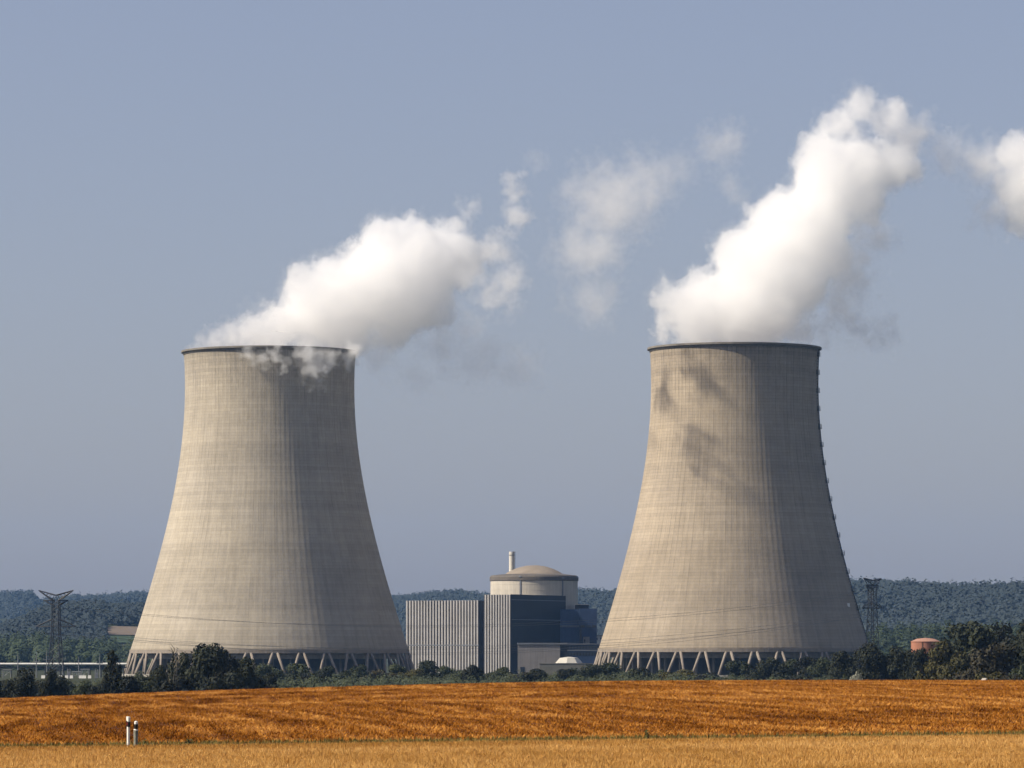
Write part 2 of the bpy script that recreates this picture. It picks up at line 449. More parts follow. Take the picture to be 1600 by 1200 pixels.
# ------------------------------------------------------------------ crops (uncountable blades)
rng = np.random.default_rng(7)
def blades(name, n, yr, h, w, lean, mat, base_lift, parts=2, xmargin=15.0, dens=None):
    Y = yr[0] + (yr[1] - yr[0]) * rng.random(n)
    X = (rng.random(n) * 2 - 1) * (Y * 0.122 + xmargin)
    if dens is not None:
        keep = rng.random(n) < dens(X, Y); X, Y = X[keep], Y[keep]; n = len(X)
    Z = ground_z(X, Y) + base_lift
    V = np.zeros((n, parts, 3, 3)); 
    H = h[0] + (h[1] - h[0]) * rng.random((n, parts))
    W = w * (0.6 + 0.8 * rng.random((n, parts)))
    a = rng.random((n, parts)) * np.pi
    la = rng.random((n, parts)) * 2 * np.pi
    L = lean * rng.random((n, parts)) * H
    jx = (rng.random((n, parts)) - .5) * 0.12; jy = (rng.random((n, parts)) - .5) * 0.12
    bx, by = X[:, None] + jx, Y[:, None] + jy
    cx, sy = np.cos(a) * W / 2, np.sin(a) * W / 2
    V[:, :, 0] = np.stack([bx - cx, by - sy, np.broadcast_to(Z[:, None], bx.shape)], -1)
    V[:, :, 1] = np.stack([bx + cx, by + sy, np.broadcast_to(Z[:, None], bx.shape)], -1)
    V[:, :, 2] = np.stack([bx + np.cos(la) * L, by + np.sin(la) * L, Z[:, None] + H], -1)
    V = V.reshape(-1, 3)
    Fc = np.arange(len(V)).reshape(-1, 3)
    me = np_mesh(name, V, Fc, mat)
    return tag(link(name, me), kind='stuff')

tag(blades('wheat', 460000, (108, 170.9), (0.18, 0.30), 0.030, 0.8, M['crop_gold'], 0.40, dens=lambda X, Y: np.where((np.abs(Y - (124.2 + 0.50 * X)) < 0.9) & (X > -6 + 3 * rng.random(len(X))), 0.04, 1.0)), 'pale golden ripe wheat standing along the bottom of the view', 'wheat')
def row_dens(X, Y):
    wy = X + 0.125 * Y + 1.5 * np.sin(Y * 0.03)
    return np.clip(0.55 + 0.40 * np.sin(wy * 2.1 + 1.2 * np.sin(Y * 0.05 + X * .1)) + 0.15 * (rng.random(len(X)) - .5), 0.12, 1)
tag(blades('stubble', 590000, (188, 462), (0.03, 0.19), 0.062, 1.8, M['crop_brown'], 0.04, dens=row_dens), 'rusty brown straw stubble covering the sloping field', 'stubble')
tag(blades('verge_grass', 26000, (172, 187.4), (0.06, 0.26), 0.05, 0.6, M['grass_verge'], 0.05), 'olive green grass on the narrow strip between the two fields', 'grass')

# ------------------------------------------------------------------ cooling towers
YT1, YT2 = 2222.0, 2165.0
def tower(name, px, Y, half_throat, y_throat, b, y_ring, y_top, mat, n_rib, n_pair, label, ladder=False):
    k = Y / F
    root = empty(name, (wx(px, Y), Y, 0), 0, label, 'cooling tower', 'twin concrete cooling towers')
    z_r, z_t = wz(y_ring, Y), wz(y_top, Y)
    rad = lambda z: half_throat * k * math.sqrt(1 + ((wz(y_throat, Y) - z) / (b * k)) ** 2)
    # shell with slim meridian ribs
    per = 5
    n = n_rib * per
    zs = np.linspace(z_r, z_t - 1.0, 90)
    th = 2 * np.pi * np.arange(n) / n
    prof = np.array([0.05, 0.05, 0.0, 0.0, 0.0])[np.arange(n) % per]
    rr = np.array([rad(z) for z in zs])
    V = np.stack([(rr[:, None] + prof) * np.cos(th), (rr[:, None] + prof) * np.sin(th), np.repeat(zs[:, None], n, 1)], -1).reshape(-1, 3)
    ri = rr - 0.9
    Vi = np.stack([ri[:, None] * np.cos(th), ri[:, None] * np.sin(th), np.repeat(zs[:, None], n, 1)], -1).reshape(-1, 3)
    m = len(zs)
    i = np.arange(m - 1)[:, None] * n; j = np.arange(n)[None, :]; jn = (j + 1) % n
    fo = np.stack([i + j, i + jn, i + n + jn, i + n + j], -1).reshape(-1, 4)
    off = m * n
    fi = np.stack([i + j, i + n + j, i + n + jn, i + jn], -1).reshape(-1, 4) + off
    j = np.arange(n); jn = (j + 1) % n
    fb = np.stack([j, off + j, off + jn, jn], -1)
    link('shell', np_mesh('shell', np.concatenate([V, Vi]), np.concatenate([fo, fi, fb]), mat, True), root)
    # rim: ring beam with projecting walkway and kerb
    rt = rad(z_t)
    MB().lathe([(rt - 1.0, z_t - 1.6), (rt + 0.25, z_t - 1.6), (rt + 0.45, z_t - 1.0), (rt + 1.35, z_t - 0.55), (rt + 1.35, z_t + 0.35),
                (rt + 1.1, z_t + 0.35), (rt + 1.1, z_t - 0.1), (rt - 0.6, z_t - 0.1), (rt - 0.6, z_t + 0.3), (rt - 1.0, z_t + 0.3)], 160, True).build('rim', M['rim'], root, smooth=False)
    # lower edge beam
    MB().lathe([(rr[0] - 1.0, z_r - 0.9), (rr[0] + 0.22, z_r - 0.9), (rr[0] + 0.22, z_r + 0.9), (rr[0] - 1.0, z_r + 0.9)], 160, True).build('edge_beam', M['column'], root)
    # raking columns in zigzag pairs
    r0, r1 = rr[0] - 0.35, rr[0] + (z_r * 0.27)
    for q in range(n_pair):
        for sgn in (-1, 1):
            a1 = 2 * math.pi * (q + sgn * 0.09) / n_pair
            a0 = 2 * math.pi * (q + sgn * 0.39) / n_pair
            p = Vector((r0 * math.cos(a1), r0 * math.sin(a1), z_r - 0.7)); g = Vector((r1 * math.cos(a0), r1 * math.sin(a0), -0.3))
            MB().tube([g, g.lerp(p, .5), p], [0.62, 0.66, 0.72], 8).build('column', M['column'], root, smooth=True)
    # basin, fill drum with its beams, dark inner wall
    MB().lathe([(r1 - 3.0, -0.5), (r1 + 2.2, -0.5), (r1 + 2.2, 1.3), (r1 + 1.7, 1.3), (r1 + 1.7, 0.4), (r1 - 3.0, 0.4)], 120, True).build('basin', M['basin'], root)
    fz1 = z_r + 0.5
    d = MB()
    rf = rr[0] - 5.0
    for z0, z1, dr in ((fz1 - 1.4, fz1 + 3, 0.0), (fz1 - 2.1, fz1 - 1.4, -0.8), (fz1 - 3.6, fz1 - 2.1, 0.0), (fz1 - 4.1, fz1 - 3.6, 0.5)):
        d.lathe([(rf + dr, z0), (rf + dr, z1)], 96)
    for z, ra, rb in ((fz1 - 1.4, 0.0, -0.8), (fz1 - 2.1, 0.0, -0.8), (fz1 - 3.6, 0, 0.5), (fz1 - 4.1, -rf, 0.5), (fz1 + 3, -rf, 0)):
        d.lathe([(rf + ra + 0.001, z), (rf + rb, z)], 96)
    d.build('fill_drum', M['fill'], root)
    w = MB()
    w.box(-rf * .9, rf * .9, -0.4, 0.4, 0.2, fz1 - 4.2); w.box(-0.4, 0.4, -rf * .9, -0.6, 0.2, fz1 - 4.2); w.box(-0.4, 0.4, 0.6, rf * .9, 0.2, fz1 - 4.2)
    for q in range(40):
        a = 2 * math.pi * (q + .5) / 40
        w.bar((rf * .88 * math.cos(a), rf * .88 * math.sin(a), 0.2), (rf * .88 * math.cos(a), rf * .88 * math.sin(a), fz1 - 4.2), 0.9)
    w.build('inner_wall', M['fill'], root)
    return root, rad, z_r, z_t

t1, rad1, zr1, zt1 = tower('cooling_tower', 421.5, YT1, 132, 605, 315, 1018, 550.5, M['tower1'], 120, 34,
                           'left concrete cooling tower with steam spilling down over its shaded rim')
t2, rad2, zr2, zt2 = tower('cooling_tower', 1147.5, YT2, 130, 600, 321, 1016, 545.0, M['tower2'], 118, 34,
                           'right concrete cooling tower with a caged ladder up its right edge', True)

# ladder with rest platforms up the right flank of the right tower
la = R(-14)
ca, sa = math.cos(la), math.sin(la)
lad = MB()
zl = np.linspace(zr2 + 2, zt2 - 0.5, 60)
for off in (-0.45, 0.45):
    lad.tube([((rad2(z) + 0.75) * ca - sa * off, (rad2(z) + 0.75) * sa + ca * off, z) for z in zl], 0.16, 5)
for z in np.arange(zr2 + 3, zt2 - 1, 1.4):
    r = rad2(z)
    lad.bar((r * ca, r * sa, z), ((r + 0.8) * ca, (r + 0.8) * sa, z), 0.18)
    lad.bar(((r + .75) * ca + sa * .45, (r + .75) * sa - ca * .45, z), ((r + .75) * ca - sa * .45, (r + .75) * sa + ca * .45, z), 0.14)
lad = lad.build('ladder', M['steel'], t2)
for q, z in enumerate(np.linspace(zr2 + 20, zt2 - 4.5, 15)):
    r = rad2(z)
    b = MB(); b.box(0, 1.6, -0.9, 0.9, 0, 0.3)
    for x in (0.15, 1.35):
        for y in (-0.8, 0.8): b.bar((x, y, 0.2), (x, y, 2.3), 0.12)
    for zz in (0.8, 1.4, 2.25):
        b.bar((1.35, -0.8, zz), (1.35, 0.8, zz), 0.12); b.bar((0.1, -0.8, zz), (1.35, -0.8, zz), 0.12); b.bar((0.1, 0.8, zz), (1.35, 0.8, zz), 0.12)
    b.build('platform', M['steel'], lad, (r * ca, r * sa, z), la)
# small white box lamp on the shaded flank
k2 = YT2 / F
lz = wz(946, YT2); lr = rad2(lz); lx = (1318 - 1147.5) * k2
lyaw = math.atan2(-math.sqrt(lr * lr - lx * lx), lx)
b = MB(); b.box(-0.2, 0.7, -0.8, 0.8, -0.8, 0.8); b.box(0.7, 0.85, -0.95, 0.95, -0.95, -0.7); b.bar((-0.3, 0, -0.9), (0.6, 0, -0.4), 0.15)
b.build('lamp_box', M['white'], t2, (lr * math.cos(lyaw), lr * math.sin(lyaw), lz), lyaw)

# ------------------------------------------------------------------ steam
def steam(name, label, Y0, dense, thin, D, group=None, depth=0.6, seed=0.0, warp_amp=8.0, erode=9.5, edge=3.0, hull_res=3.5):
    """A steam cloud: a closed hull round the puffs, filled with a scattering volume whose density follows the puffs and is broken by noise."""
    k = Y0 / F
    items = []
    for q, dy in [(q, q[3] if len(q) > 3 else 0.0) for q in dense]: items.append((wx(q[0], Y0 + dy), dy, wz(q[1], Y0 + dy), q[2] * k, None))
    for q, dy in [(q, q[4] if len(q) > 4 else 0.0) for q in thin]: items.append((wx(q[0], Y0 + dy), dy, wz(q[1], Y0 + dy), q[2] * k * 1.2, q[3]))
    m = bpy.data.materials.new(name + '_vapour'); t = NT(m)
    m.cycles.volume_step_rate = 0.22
    c = t.coord(); 
    cs = t.vec('ADD', c, (seed, seed * 1.7, 0))
    w = t.vec('SUBTRACT', t.noise(cs, 0.040, 2, 0.5, color=True), (0.5, 0.5, 0.5))
    w2 = t.vec('SUBTRACT', t.noise(cs, 0.12, 2, 0.55, color=True), (0.5, 0.5, 0.5))
    p = t.vec('ADD', c, t.vec('ADD', t.vec('SCALE', w, None, warp_amp * 2.2), t.vec('SCALE', w2, None, warp_amp * 0.9)))
    p = t.vec('MULTIPLY', t.vec('SUBTRACT', p, (0, Y0, 0)), (1, depth, 1))
    pt = t.vec('ADD', p, t.vec('MULTIPLY', t.vec('SCALE', w2, None, 13.0), (1, depth, 1)))
    vo = t.n.new("ShaderNodeTexVoronoi"); vo.feature = 'F1'
    vo.inputs['Scale'].default_value = 0.085; vo.inputs['Detail'].default_value = 1.5; vo.inputs['Roughness'].default_value = 0.55
    t.l.new(t.vec('ADD', cs, t.vec('SCALE', w2, None, 10.0)), vo.inputs['Vector'])
    n2 = t.mrange(t.noise(cs, 0.22, 5, 0.66), 0.30, 0.70, 0.0, 1.0)
    e = t.math('ADD', t.math('MULTIPLY', t.mrange(vo.outputs['Distance'], 0.1, 0.85, 0, 1), 0.62), t.math('MULTIPLY', n2, 0.42))
    nz = t.mrange(t.noise(cs, 0.075, 5, 0.62), 0.32, 0.68, 0.0, 1.0)
    nt = t.math('ADD', t.math('MULTIPLY', nz, 0.6), t.math('MULTIPLY', n2, 0.4))
    S = None; T = None
    for (x, dy, z, r, wt) in items:
        d = t.vec('DISTANCE', p if wt is None else pt, (x, dy * depth, z))
        if wt is None:
            v = t.math('SUBTRACT', r, d)
            if S is None: S = v
            else:
                S = t.math('SMOOTH_MAX', S, v, 8.0)
        else:
            v = t.math('MULTIPLY', t.mrange(t.math('SUBTRACT', t.mrange(d, r, 0.0), t.math('MULTIPLY', nt, 0.95)), -0.02, 0.55, 0, 1, True), wt)
            T = v if T is None else t.math('MAXIMUM', T, v)
    dens = None
    if S is not None:
        S2 = t.math('SUBTRACT', t.math('ADD', S, 2.0), t.math('MULTIPLY', e, erode))
        dens = t.math('MULTIPLY', t.math('MULTIPLY', t.mrange(S2, 0.0, edge, 0, 1, True), t.mrange(nt, 0, 1, 1.6, 0.3)), D)
        veil = t.math('MULTIPLY', t.mrange(t.math('SUBTRACT', t.math('ADD', S, 5.0), t.math('MULTIPLY', nt, 16.0)), 0.0, 9.0, 0, 1, True), 0.022)
        dens = t.math('MAXIMUM', dens, veil)
    if T is not None:
        T = t.math('MULTIPLY', T, 0.07)
        dens = T if dens is None else t.math('MAXIMUM', dens, T)
    vs = t.n.new("ShaderNodeVolumePrincipled")
    vs.inputs['Color'].default_value = (0.998, 0.998, 0.998, 1)
    vs.inputs['Anisotropy'].default_value = 0.35
    t.l.new(dens, vs.inputs['Density'])
    t.l.new(vs.outputs[0], t.out.inputs['Volume'])
    # hull: union of the puffs
    bm = bmesh.new()
    for (x, dy, z, r, wt) in items:
        mt = Matrix.Translation((x, Y0 + dy, z)) @ Matrix.Diagonal((1, 1 / depth, 1, 1))
        bmesh.ops.create_icosphere(bm, subdivisions=3, radius=r * 1.04 + (5.0 if wt is None else 0), matrix=mt)
    me = bpy.data.meshes.new(name); bm.to_mesh(me); bm.free()
    tmp = bpy.data.objects.new('steam_union', me); COL.objects.link(tmp)
    rm = tmp.modifiers.new('union', 'REMESH'); rm.mode = 'VOXEL'; rm.voxel_size = hull_res
    dg = bpy.context.evaluated_depsgraph_get()
    hull = bpy.data.meshes.new_from_object(tmp.evaluated_get(dg), depsgraph=dg)
    bpy.data.objects.remove(tmp); bpy.data.meshes.remove(me)
    hull.materials.clear(); hull.materials.append(m)
    o = link(name, hull)
    return tag(o, label, 'steam plume', group)

def front(px, R_px, c_px, Y):   # depth of the shell's near face at a column of the picture
    k = Y / F
    return -math.sqrt(max((R_px * k) ** 2 - ((px - c_px) * k) ** 2, 0)) - 2.5

ld = [(314, 548, 31), (340, 540, 36), (370, 532, 42), (400, 520, 48), (440, 505, 56), (490, 485, 68), (470, 450, 52), (530, 520, 56), (545, 475, 78), (525, 430, 54),
      (590, 440, 86), (602, 382, 56), (645, 410, 74), (655, 460, 74), (700, 405, 66), (645, 368, 50), (705, 350, 38), (740, 395, 42), (620, 495, 62), (560, 405, 48), (480, 540, 44), (425, 540, 44), (560, 530, 44), (610, 530, 40), (680, 490, 50)]
ld = [(x, y, r, max(0, x - 430) * YT1 / F * 0.42) for x, y, r in ld]
lt = [(600, 552, 62, .40, 20), (680, 545, 64, .34, 25), (750, 560, 76, .26, 20), (815, 570, 64, .22, 15), (720, 510, 50, .4, 10), (650, 590, 50, .15, 10), (728, 330, 32, .8, 30), (800, 298, 36, 1.7, -108), (802, 335, 36, 1.5, -112), (772, 385, 46, 1.3, -95), (795, 440, 46, 1.1, -118), (768, 468, 44, .8, -80), (740, 440, 44, .6, -20),
      (840, 243, 30, .25), (820, 250, 22, .25), (790, 480, 30, .3, -30)]
lt += [(302, 541, 24, 1.2), (318, 533, 26, 1.2), (345, 522, 28, 0.8)]
lt += [(x, y, r, w, front(x, 137, 421.5, YT1)) for x, y, r, w in ((392, 552, 26, 2.0), (410, 560, 22, 1.8), (442, 562, 28, 2.8), (468, 556, 30, 2.2), (497, 580, 32, 3.2), (482, 562, 28, 2.2), (520, 565, 32, 2.5), (545, 572, 30, 2.5), (548, 552, 24, 2.2), (430, 548, 26, 3.0))]
steam('steam_plume', 'white steam plume bending right from the left tower, wisps falling over its rim', YT1, ld, lt, 0.09, 'steam plumes', seed=13.0)
rd = [(1038, 528, 32), (1038, 500, 32), (1040, 470, 38), (1034, 445, 28), (1085, 485, 64), (1092, 440, 40), (1150, 470, 80), (1205, 490, 66), (1245, 515, 38), (1150, 395, 54), (1190, 415, 80),
      (1240, 440, 68), (1205, 340, 56), (1262, 355, 84), (1295, 400, 60), (1292, 295, 76), (1282, 240, 52), (1340, 262, 66), (1312, 190, 46), (1345, 160, 44), (1392, 190, 50), (1420, 218, 46), (1398, 262, 58), (1352, 318, 54), (1150, 520, 54), (1090, 525, 50), (1195, 525, 46)]
rt_ = [(1332, 430, 70, .8), (1312, 480, 64, .9), (1335, 512, 52, .8), (1378, 520, 46, .7), (1356, 372, 62, .8), (1442, 210, 48, .8), (1482, 240, 60, .55), (1526, 254, 66, .5), (1275, 510, 44, .7), (1345, 205, 40, .5)]
steam('steam_plume', 'tall white steam plume climbing to the right from the right tower', YT2, rd, rt_, 0.09, 'steam plumes', seed=41.0)
steam('steam_cloud', 'thick white steam puff cut by the right edge of the picture', YT2,
      [(1598, 240, 56), (1590, 298, 56), (1600, 338, 50), (1650, 280, 84)], [(1556, 265, 60, .7), (1552, 325, 56, .6), (1520, 255, 48, .4)], 0.08, 'drifting steam clouds', seed=77.0)
steam('steam_cloud', 'faint torn steam wisps drifting in the sky between the two plumes', YT1 + 30,
      [], [(955, 318, 118, .50), (920, 390, 100, .44), (930, 465, 74, .34), (1010, 288, 90, .40), (1060, 268, 62, .25), (1128, 225, 62, .46), (1142, 290, 46, .36), (900, 300, 50, .3)], 0.05, 'drifting steam clouds', seed=5.0)

# ------------------------------------------------------------------ power station buildings
A = R(25)
T1 = Vector((math.cos(A), -math.sin(A), 0))     # along the lit front, to the right
N1 = Vector((-math.sin(A), -math.cos(A), 0))    # out of the lit front
def block_frame(name, corner_px, Y, label, cat='building', group=None):
    """Empty at the near right-hand corner; local x runs left along the lit front (negative), local y into the block."""
    return empty(name, (wx(corner_px, Y), Y, 0), -A, label, cat, group)

def fins(L, h, n, z0=0.4):
    b = MB(); w = L / n
    for q in range(n):
        x = -L + w * (q + 0.5)
        b.box(x - w * .24, x + w * .24, -0.85, -0.003, z0, h)
    return b

YB = 2440.0
kB = YB / F
ca_, sa_ = math.cos(A), math.sin(A)
# taller hall
hB = wz(929, YB); LB = 43 * kB / ca_; DB = 87 * kB / sa_
hall = block_frame('turbine_hall', 799, YB, 'tall hall with pale ribbed front and windowless blackish side wall')
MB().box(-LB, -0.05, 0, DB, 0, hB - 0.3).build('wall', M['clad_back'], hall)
fins(LB - 0.5, hB, 10).build('ribbed_cladding', M['clad'], hall)
s = MB(); s.box(-0.046, 0.12, -0.9, DB, 0.5, hB + 0.15); s.build('side_cladding', M['clad_dark'], hall)
s = MB()
for z in (wz(937, YB), wz(968, YB)): s.box(0.123, 0.3, 0, DB, z - 0.18, z + 0.18)
s.build('flashing', M['line'], hall)
MB().box(-LB - .2, -0.06, 0.02, DB - .2, hB - 0.295, hB - 0.02).build('roof', M['line'], hall)
# lower hall
YA = 2462.0; kA = YA / F
hA = wz(938, YA); LA = 116 * kA / ca_
hallA = block_frame('turbine_hall', 749, YA, 'long lower hall clad in pale vertical ribs beside the left tower')
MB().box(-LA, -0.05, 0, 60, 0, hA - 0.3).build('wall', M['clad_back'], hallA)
fins(LA, hA, 25).build('ribbed_cladding', M['clad'], hallA)
MB().box(-LA, -0.06, 0.02, 59, hA - 0.295, hA - 0.02).build('roof', M['line'], hallA)
s = MB(); s.box(-LA, 0, -0.95, -0.853, wz(1008, YA) - .3, wz(1008, YA) + .3); s.build('flashing', M['line'], hallA)
# recess between the halls
st = block_frame('stair_tower', 757, 2475.0, 'narrow dark recessed stair tower between the two ribbed halls', 'tower')
hS = wz(940, 2475)
MB().box(-7, 0, 0, 12, 0, hS).build('wall', M['clad_dark'], st)
for z in np.arange(3, hS - 2, 3.2): MB().box(-6, -1, -0.12, -0.003, z, z + 0.5).build('louvre', M['line'], st)

# containment building
YR = 2530.0; kR = YR / F; Rr = 69.5 * kR
zb0, zb1 = wz(907.5, YR), wz(899, YR)
re_ = empty('reactor_building', (wx(834.5, YR), YR, 0), 0, 'round concrete reactor building with a shallow dome', 'reactor')
MB().lathe([(0.01, 0), (Rr - .5, 0), (Rr - .5, zb0), (0.01, zb0)], 96).build('wall', M['reactor'], re_, smooth=False)
MB().lathe([(Rr - .6, zb0 - 0.3), (Rr, zb0), (Rr, zb0 + 1.9), (Rr - 0.5, zb0 + 2.7), (Rr - 1.6, zb1), (46.5 * kR, zb1 + 0.7), (46 * kR, zb1 - 0.5), (Rr - .6, zb0 - .3)], 96).build('ring_beam', M['belt'], re_)
rd_, hd = 46.3 * kR, 14.5 * kR
Rs = (rd_ ** 2 + hd ** 2) / (2 * hd)
MB().lathe([(max(Rs * math.sin(a), 0.01), zb1 + .5 + hd - Rs + Rs * math.cos(a)) for a in np.linspace(0, math.asin(rd_ / Rs), 14)], 96).build('dome', M['dome'], re_, smooth=True)
for px, w, y0 in ((812.5, 0.8, 903), (879, 0.9, 905)):
    dx = (px - 834.5) * kR; yaw = math.atan2(-math.sqrt(Rr ** 2 - dx ** 2), dx)
    b = MB(); b.box(-0.6, 0.35, -w / 2, w / 2, 4, wz(y0, YR)); b.box(-.6, .8, -w, w, wz(y0, YR), wz(y0, YR) + 0.8)
    b.build('duct', M['line'], re_, ((Rr - .5) * math.cos(yaw), (Rr - .5) * math.sin(yaw), 0), yaw)
b = MB()
for zz in np.arange(8, zb0 - 2, 3.1):
    b.lathe([(Rr - .49, zz), (Rr - .42, zz + .06), (Rr - .42, zz + .2), (Rr - .49, zz + .26)], 96)
b.build('pour_bands', M['reactor'], re_)
# vent stack
YC = 2560.0; kC = YC / F
ch = empty('vent_stack', (wx(799.8, YC), YC, 0), 0, 'slim pale vent stack rising behind the dome', 'chimney')
rc = 4.4 * kC; zc = wz(862, YC)
MB().lathe([(rc * 1.05, 0), (rc, zc - 3), (rc, zc), (rc - .25, zc), (rc - .25, zc - 6)], 32).build('flue', M['chimney'], ch, smooth=False)
b = MB()
for zz in (zc - 2.2, zc - 12, zc - 22): b.lathe([(rc, zz), (rc + .18, zz), (rc + .18, zz + .35), (rc, zz + .35)], 32)
b.build('stiffener', M['line'], ch)
b = MB(); b.bar((rc + .35, -.25, 4), (rc + .35, -.25, zc), .12); b.bar((rc + .35, .25, 4), (rc + .35, .25, zc), .12)
for zz in np.arange(5, zc, 1.5): b.bar((rc + .35, -.25, zz), (rc + .35, .25, zz), .08)
b.build('ladder', M['steel'], ch)

# low annex in front of the black wall
YX = 2405.0; kX = YX / F
ann = empty('annex', (wx(809, YX), YX, 0), 0, 'low grey annex with a flat roof in front of the blackish wall', 'building')
wX = 66 * kX; hX = wz(1007, YX)
MB().box(0, wX, 0, 16, 0, hX).build('wall', M['beige'], ann)
MB().box(-.4, wX + 4.0, -.5, 16.2, hX + .004, hX + 0.9).build('roof', M['line'], ann)
b = MB(); b.box(wX * .06, wX * .16, -.12, -.003, 0.3, 4.2); b.build('door', M['window'], ann)
MB().box(wX + .004, wX + 4, 0.5, 15, 0, hX - .1).build('side_bay', M['clad_dark'], ann)

# blue auxiliary block
YU = 2500.0; kU = YU / F
bl = empty('auxiliary_building', (wx(886, YU), YU, 0), 0, 'stepped blue clad building right of the dome', 'building')
xx = lambda px: (px - 886) * kU
MB().box(xx(872), xx(905), 0, 22, 0, wz(952, YU)).build('wall', M['blue'], bl)
MB().box(xx(905) + .005, xx(932.5), -3, 20, 0, wz(951, YU)).build('wing', M['blue_dark'], bl)
MB().box(xx(899), xx(920), 4, 16, wz(952, YU) + .005, wz(945, YU)).build('plant_room', M['clad_dark'], bl)
b = MB(); b.box(xx(899.5), xx(919.5), 3.5, 16.5, wz(945, YU) + .004, wz(944, YU)); b.box(xx(872), xx(905), -.2, -.004, wz(980, YU), wz(977, YU)); b.build('flashing', M['line'], bl)
b = MB()
for a0, a1 in ((907, 914), (916, 923), (925, 931)): b.box(xx(a0), xx(a1), -3.15, -3.004, wz(980.5, YU), wz(977, YU))
b.box(xx(905.6), xx(908.5), -3.15, -3.004, wz(1000, YU), wz(983, YU))
b.build('window', M['window'], bl)
MB().box(xx(911), xx(921), -8, -3.2, 0, wz(995, YU)).build('stair_house', M['beige'], bl)
b = MB(); b.box(xx(912), xx(914), -8.15, -8.004, wz(1004, YU), wz(999, YU)); b.build('door', M['window'], bl)
# pale service building peeping out beside the right tower
YV = 2520.0; kV = YV / F
sv = empty('service_building', (wx(930, YV), YV, 0), 0, 'small sunlit cream building at the foot of the right tower', 'building')
MB().box(0, 20 * kV, 0, 10, 0, wz(993.5, YV)).build('wall', M['white'], sv)
b = MB(); b.box(-.3, 20 * kV, -.4, 10.2, wz(993.5, YV) + .004, wz(992.5, YV)); b.build('roof', M['beige'], sv)
b = MB(); b.box(2 * kV, 4 * kV, -.12, -.004, wz(1000, YV), wz(997, YV)); b.box(8 * kV, 10 * kV, -.12, -.004, wz(999, YV), wz(996.5, YV)); b.build('window', M['window'], sv)
# low office building
YL = 2440.0; kL = YL / F
off = empty('office_building', (wx(880, YL), YL, 0), 0, 'low dark building with long rows of windows below the blue block', 'building')
MB().box(0, 62 * kL, 0, 14, 0, wz(1007, YL)).build('wall', M['blue_dark'], off)
b = MB(); b.box(-.3, 62 * kL + .3, -.5, 14.2, wz(1007, YL) + .004, wz(1005.6, YL)); b.box(0, 62 * kL, -.25, -.004, wz(1017, YL), wz(1015.4, YL)); b.build('roof', M['line'], off)
for row in (1009, 1019):
    b = MB()
    for q in range(13): b.box((1.5 + q * 4.7) * kL, (5.2 + q * 4.7) * kL, -.14, -.003, wz(row + 5.5, YL), wz(row, YL))
    b.build('window', M['window'], off)
# white faceted tent and the low wall before it
YW = 2380.0; kW = YW / F
tn = empty('tent', (wx(889, YW), YW, 0), R(12), 'white faceted tent roof above the low wall', 'tent')
def ring(r, z, n=8, o=math.pi / 8): return [(r * math.cos(o + 2 * math.pi * q / n), r * math.sin(o + 2 * math.pi * q / n), z) for q in range(n)]
zt0, zt1_, zt2_ = wz(1036, YW), wz(1028, YW), wz(1026.3, YW)
b = MB(); rt0 = 22 * kW
b.add(ring(rt0, zt0) + ring(rt0 * .66, zt1_) + ring(rt0 * .1, zt2_), [(q, (q + 1) % 8, 8 + (q + 1) % 8, 8 + q) for q in range(8)] + [(8 + q, 8 + (q + 1) % 8, 16 + (q + 1) % 8, 16 + q) for q in range(8)] + [tuple(range(16, 24))])
b.build('canopy', M['tent'], tn)
b = MB()
for x, y, z in ring(rt0 * .97, zt0): b.bar((x, y, 0), (x, y, zt0), .35)
b.build('support', M['steel'], tn)
lw = MB(); x0, x1 = wx(843, 2362), wx(938, 2362)
lw.box(0, x1 - x0, 0, 0.8, 0, wz(1037.5, 2362)); lw.box(-.15, x1 - x0 + .15, -.15, .95, wz(1037.5, 2362) + .004, wz(1036.4, 2362))
tag(lw.build('low_wall', M['olive_wall'], None, (x0, 2362, 0)), 'long low grey olive wall below the white tent', 'wall')

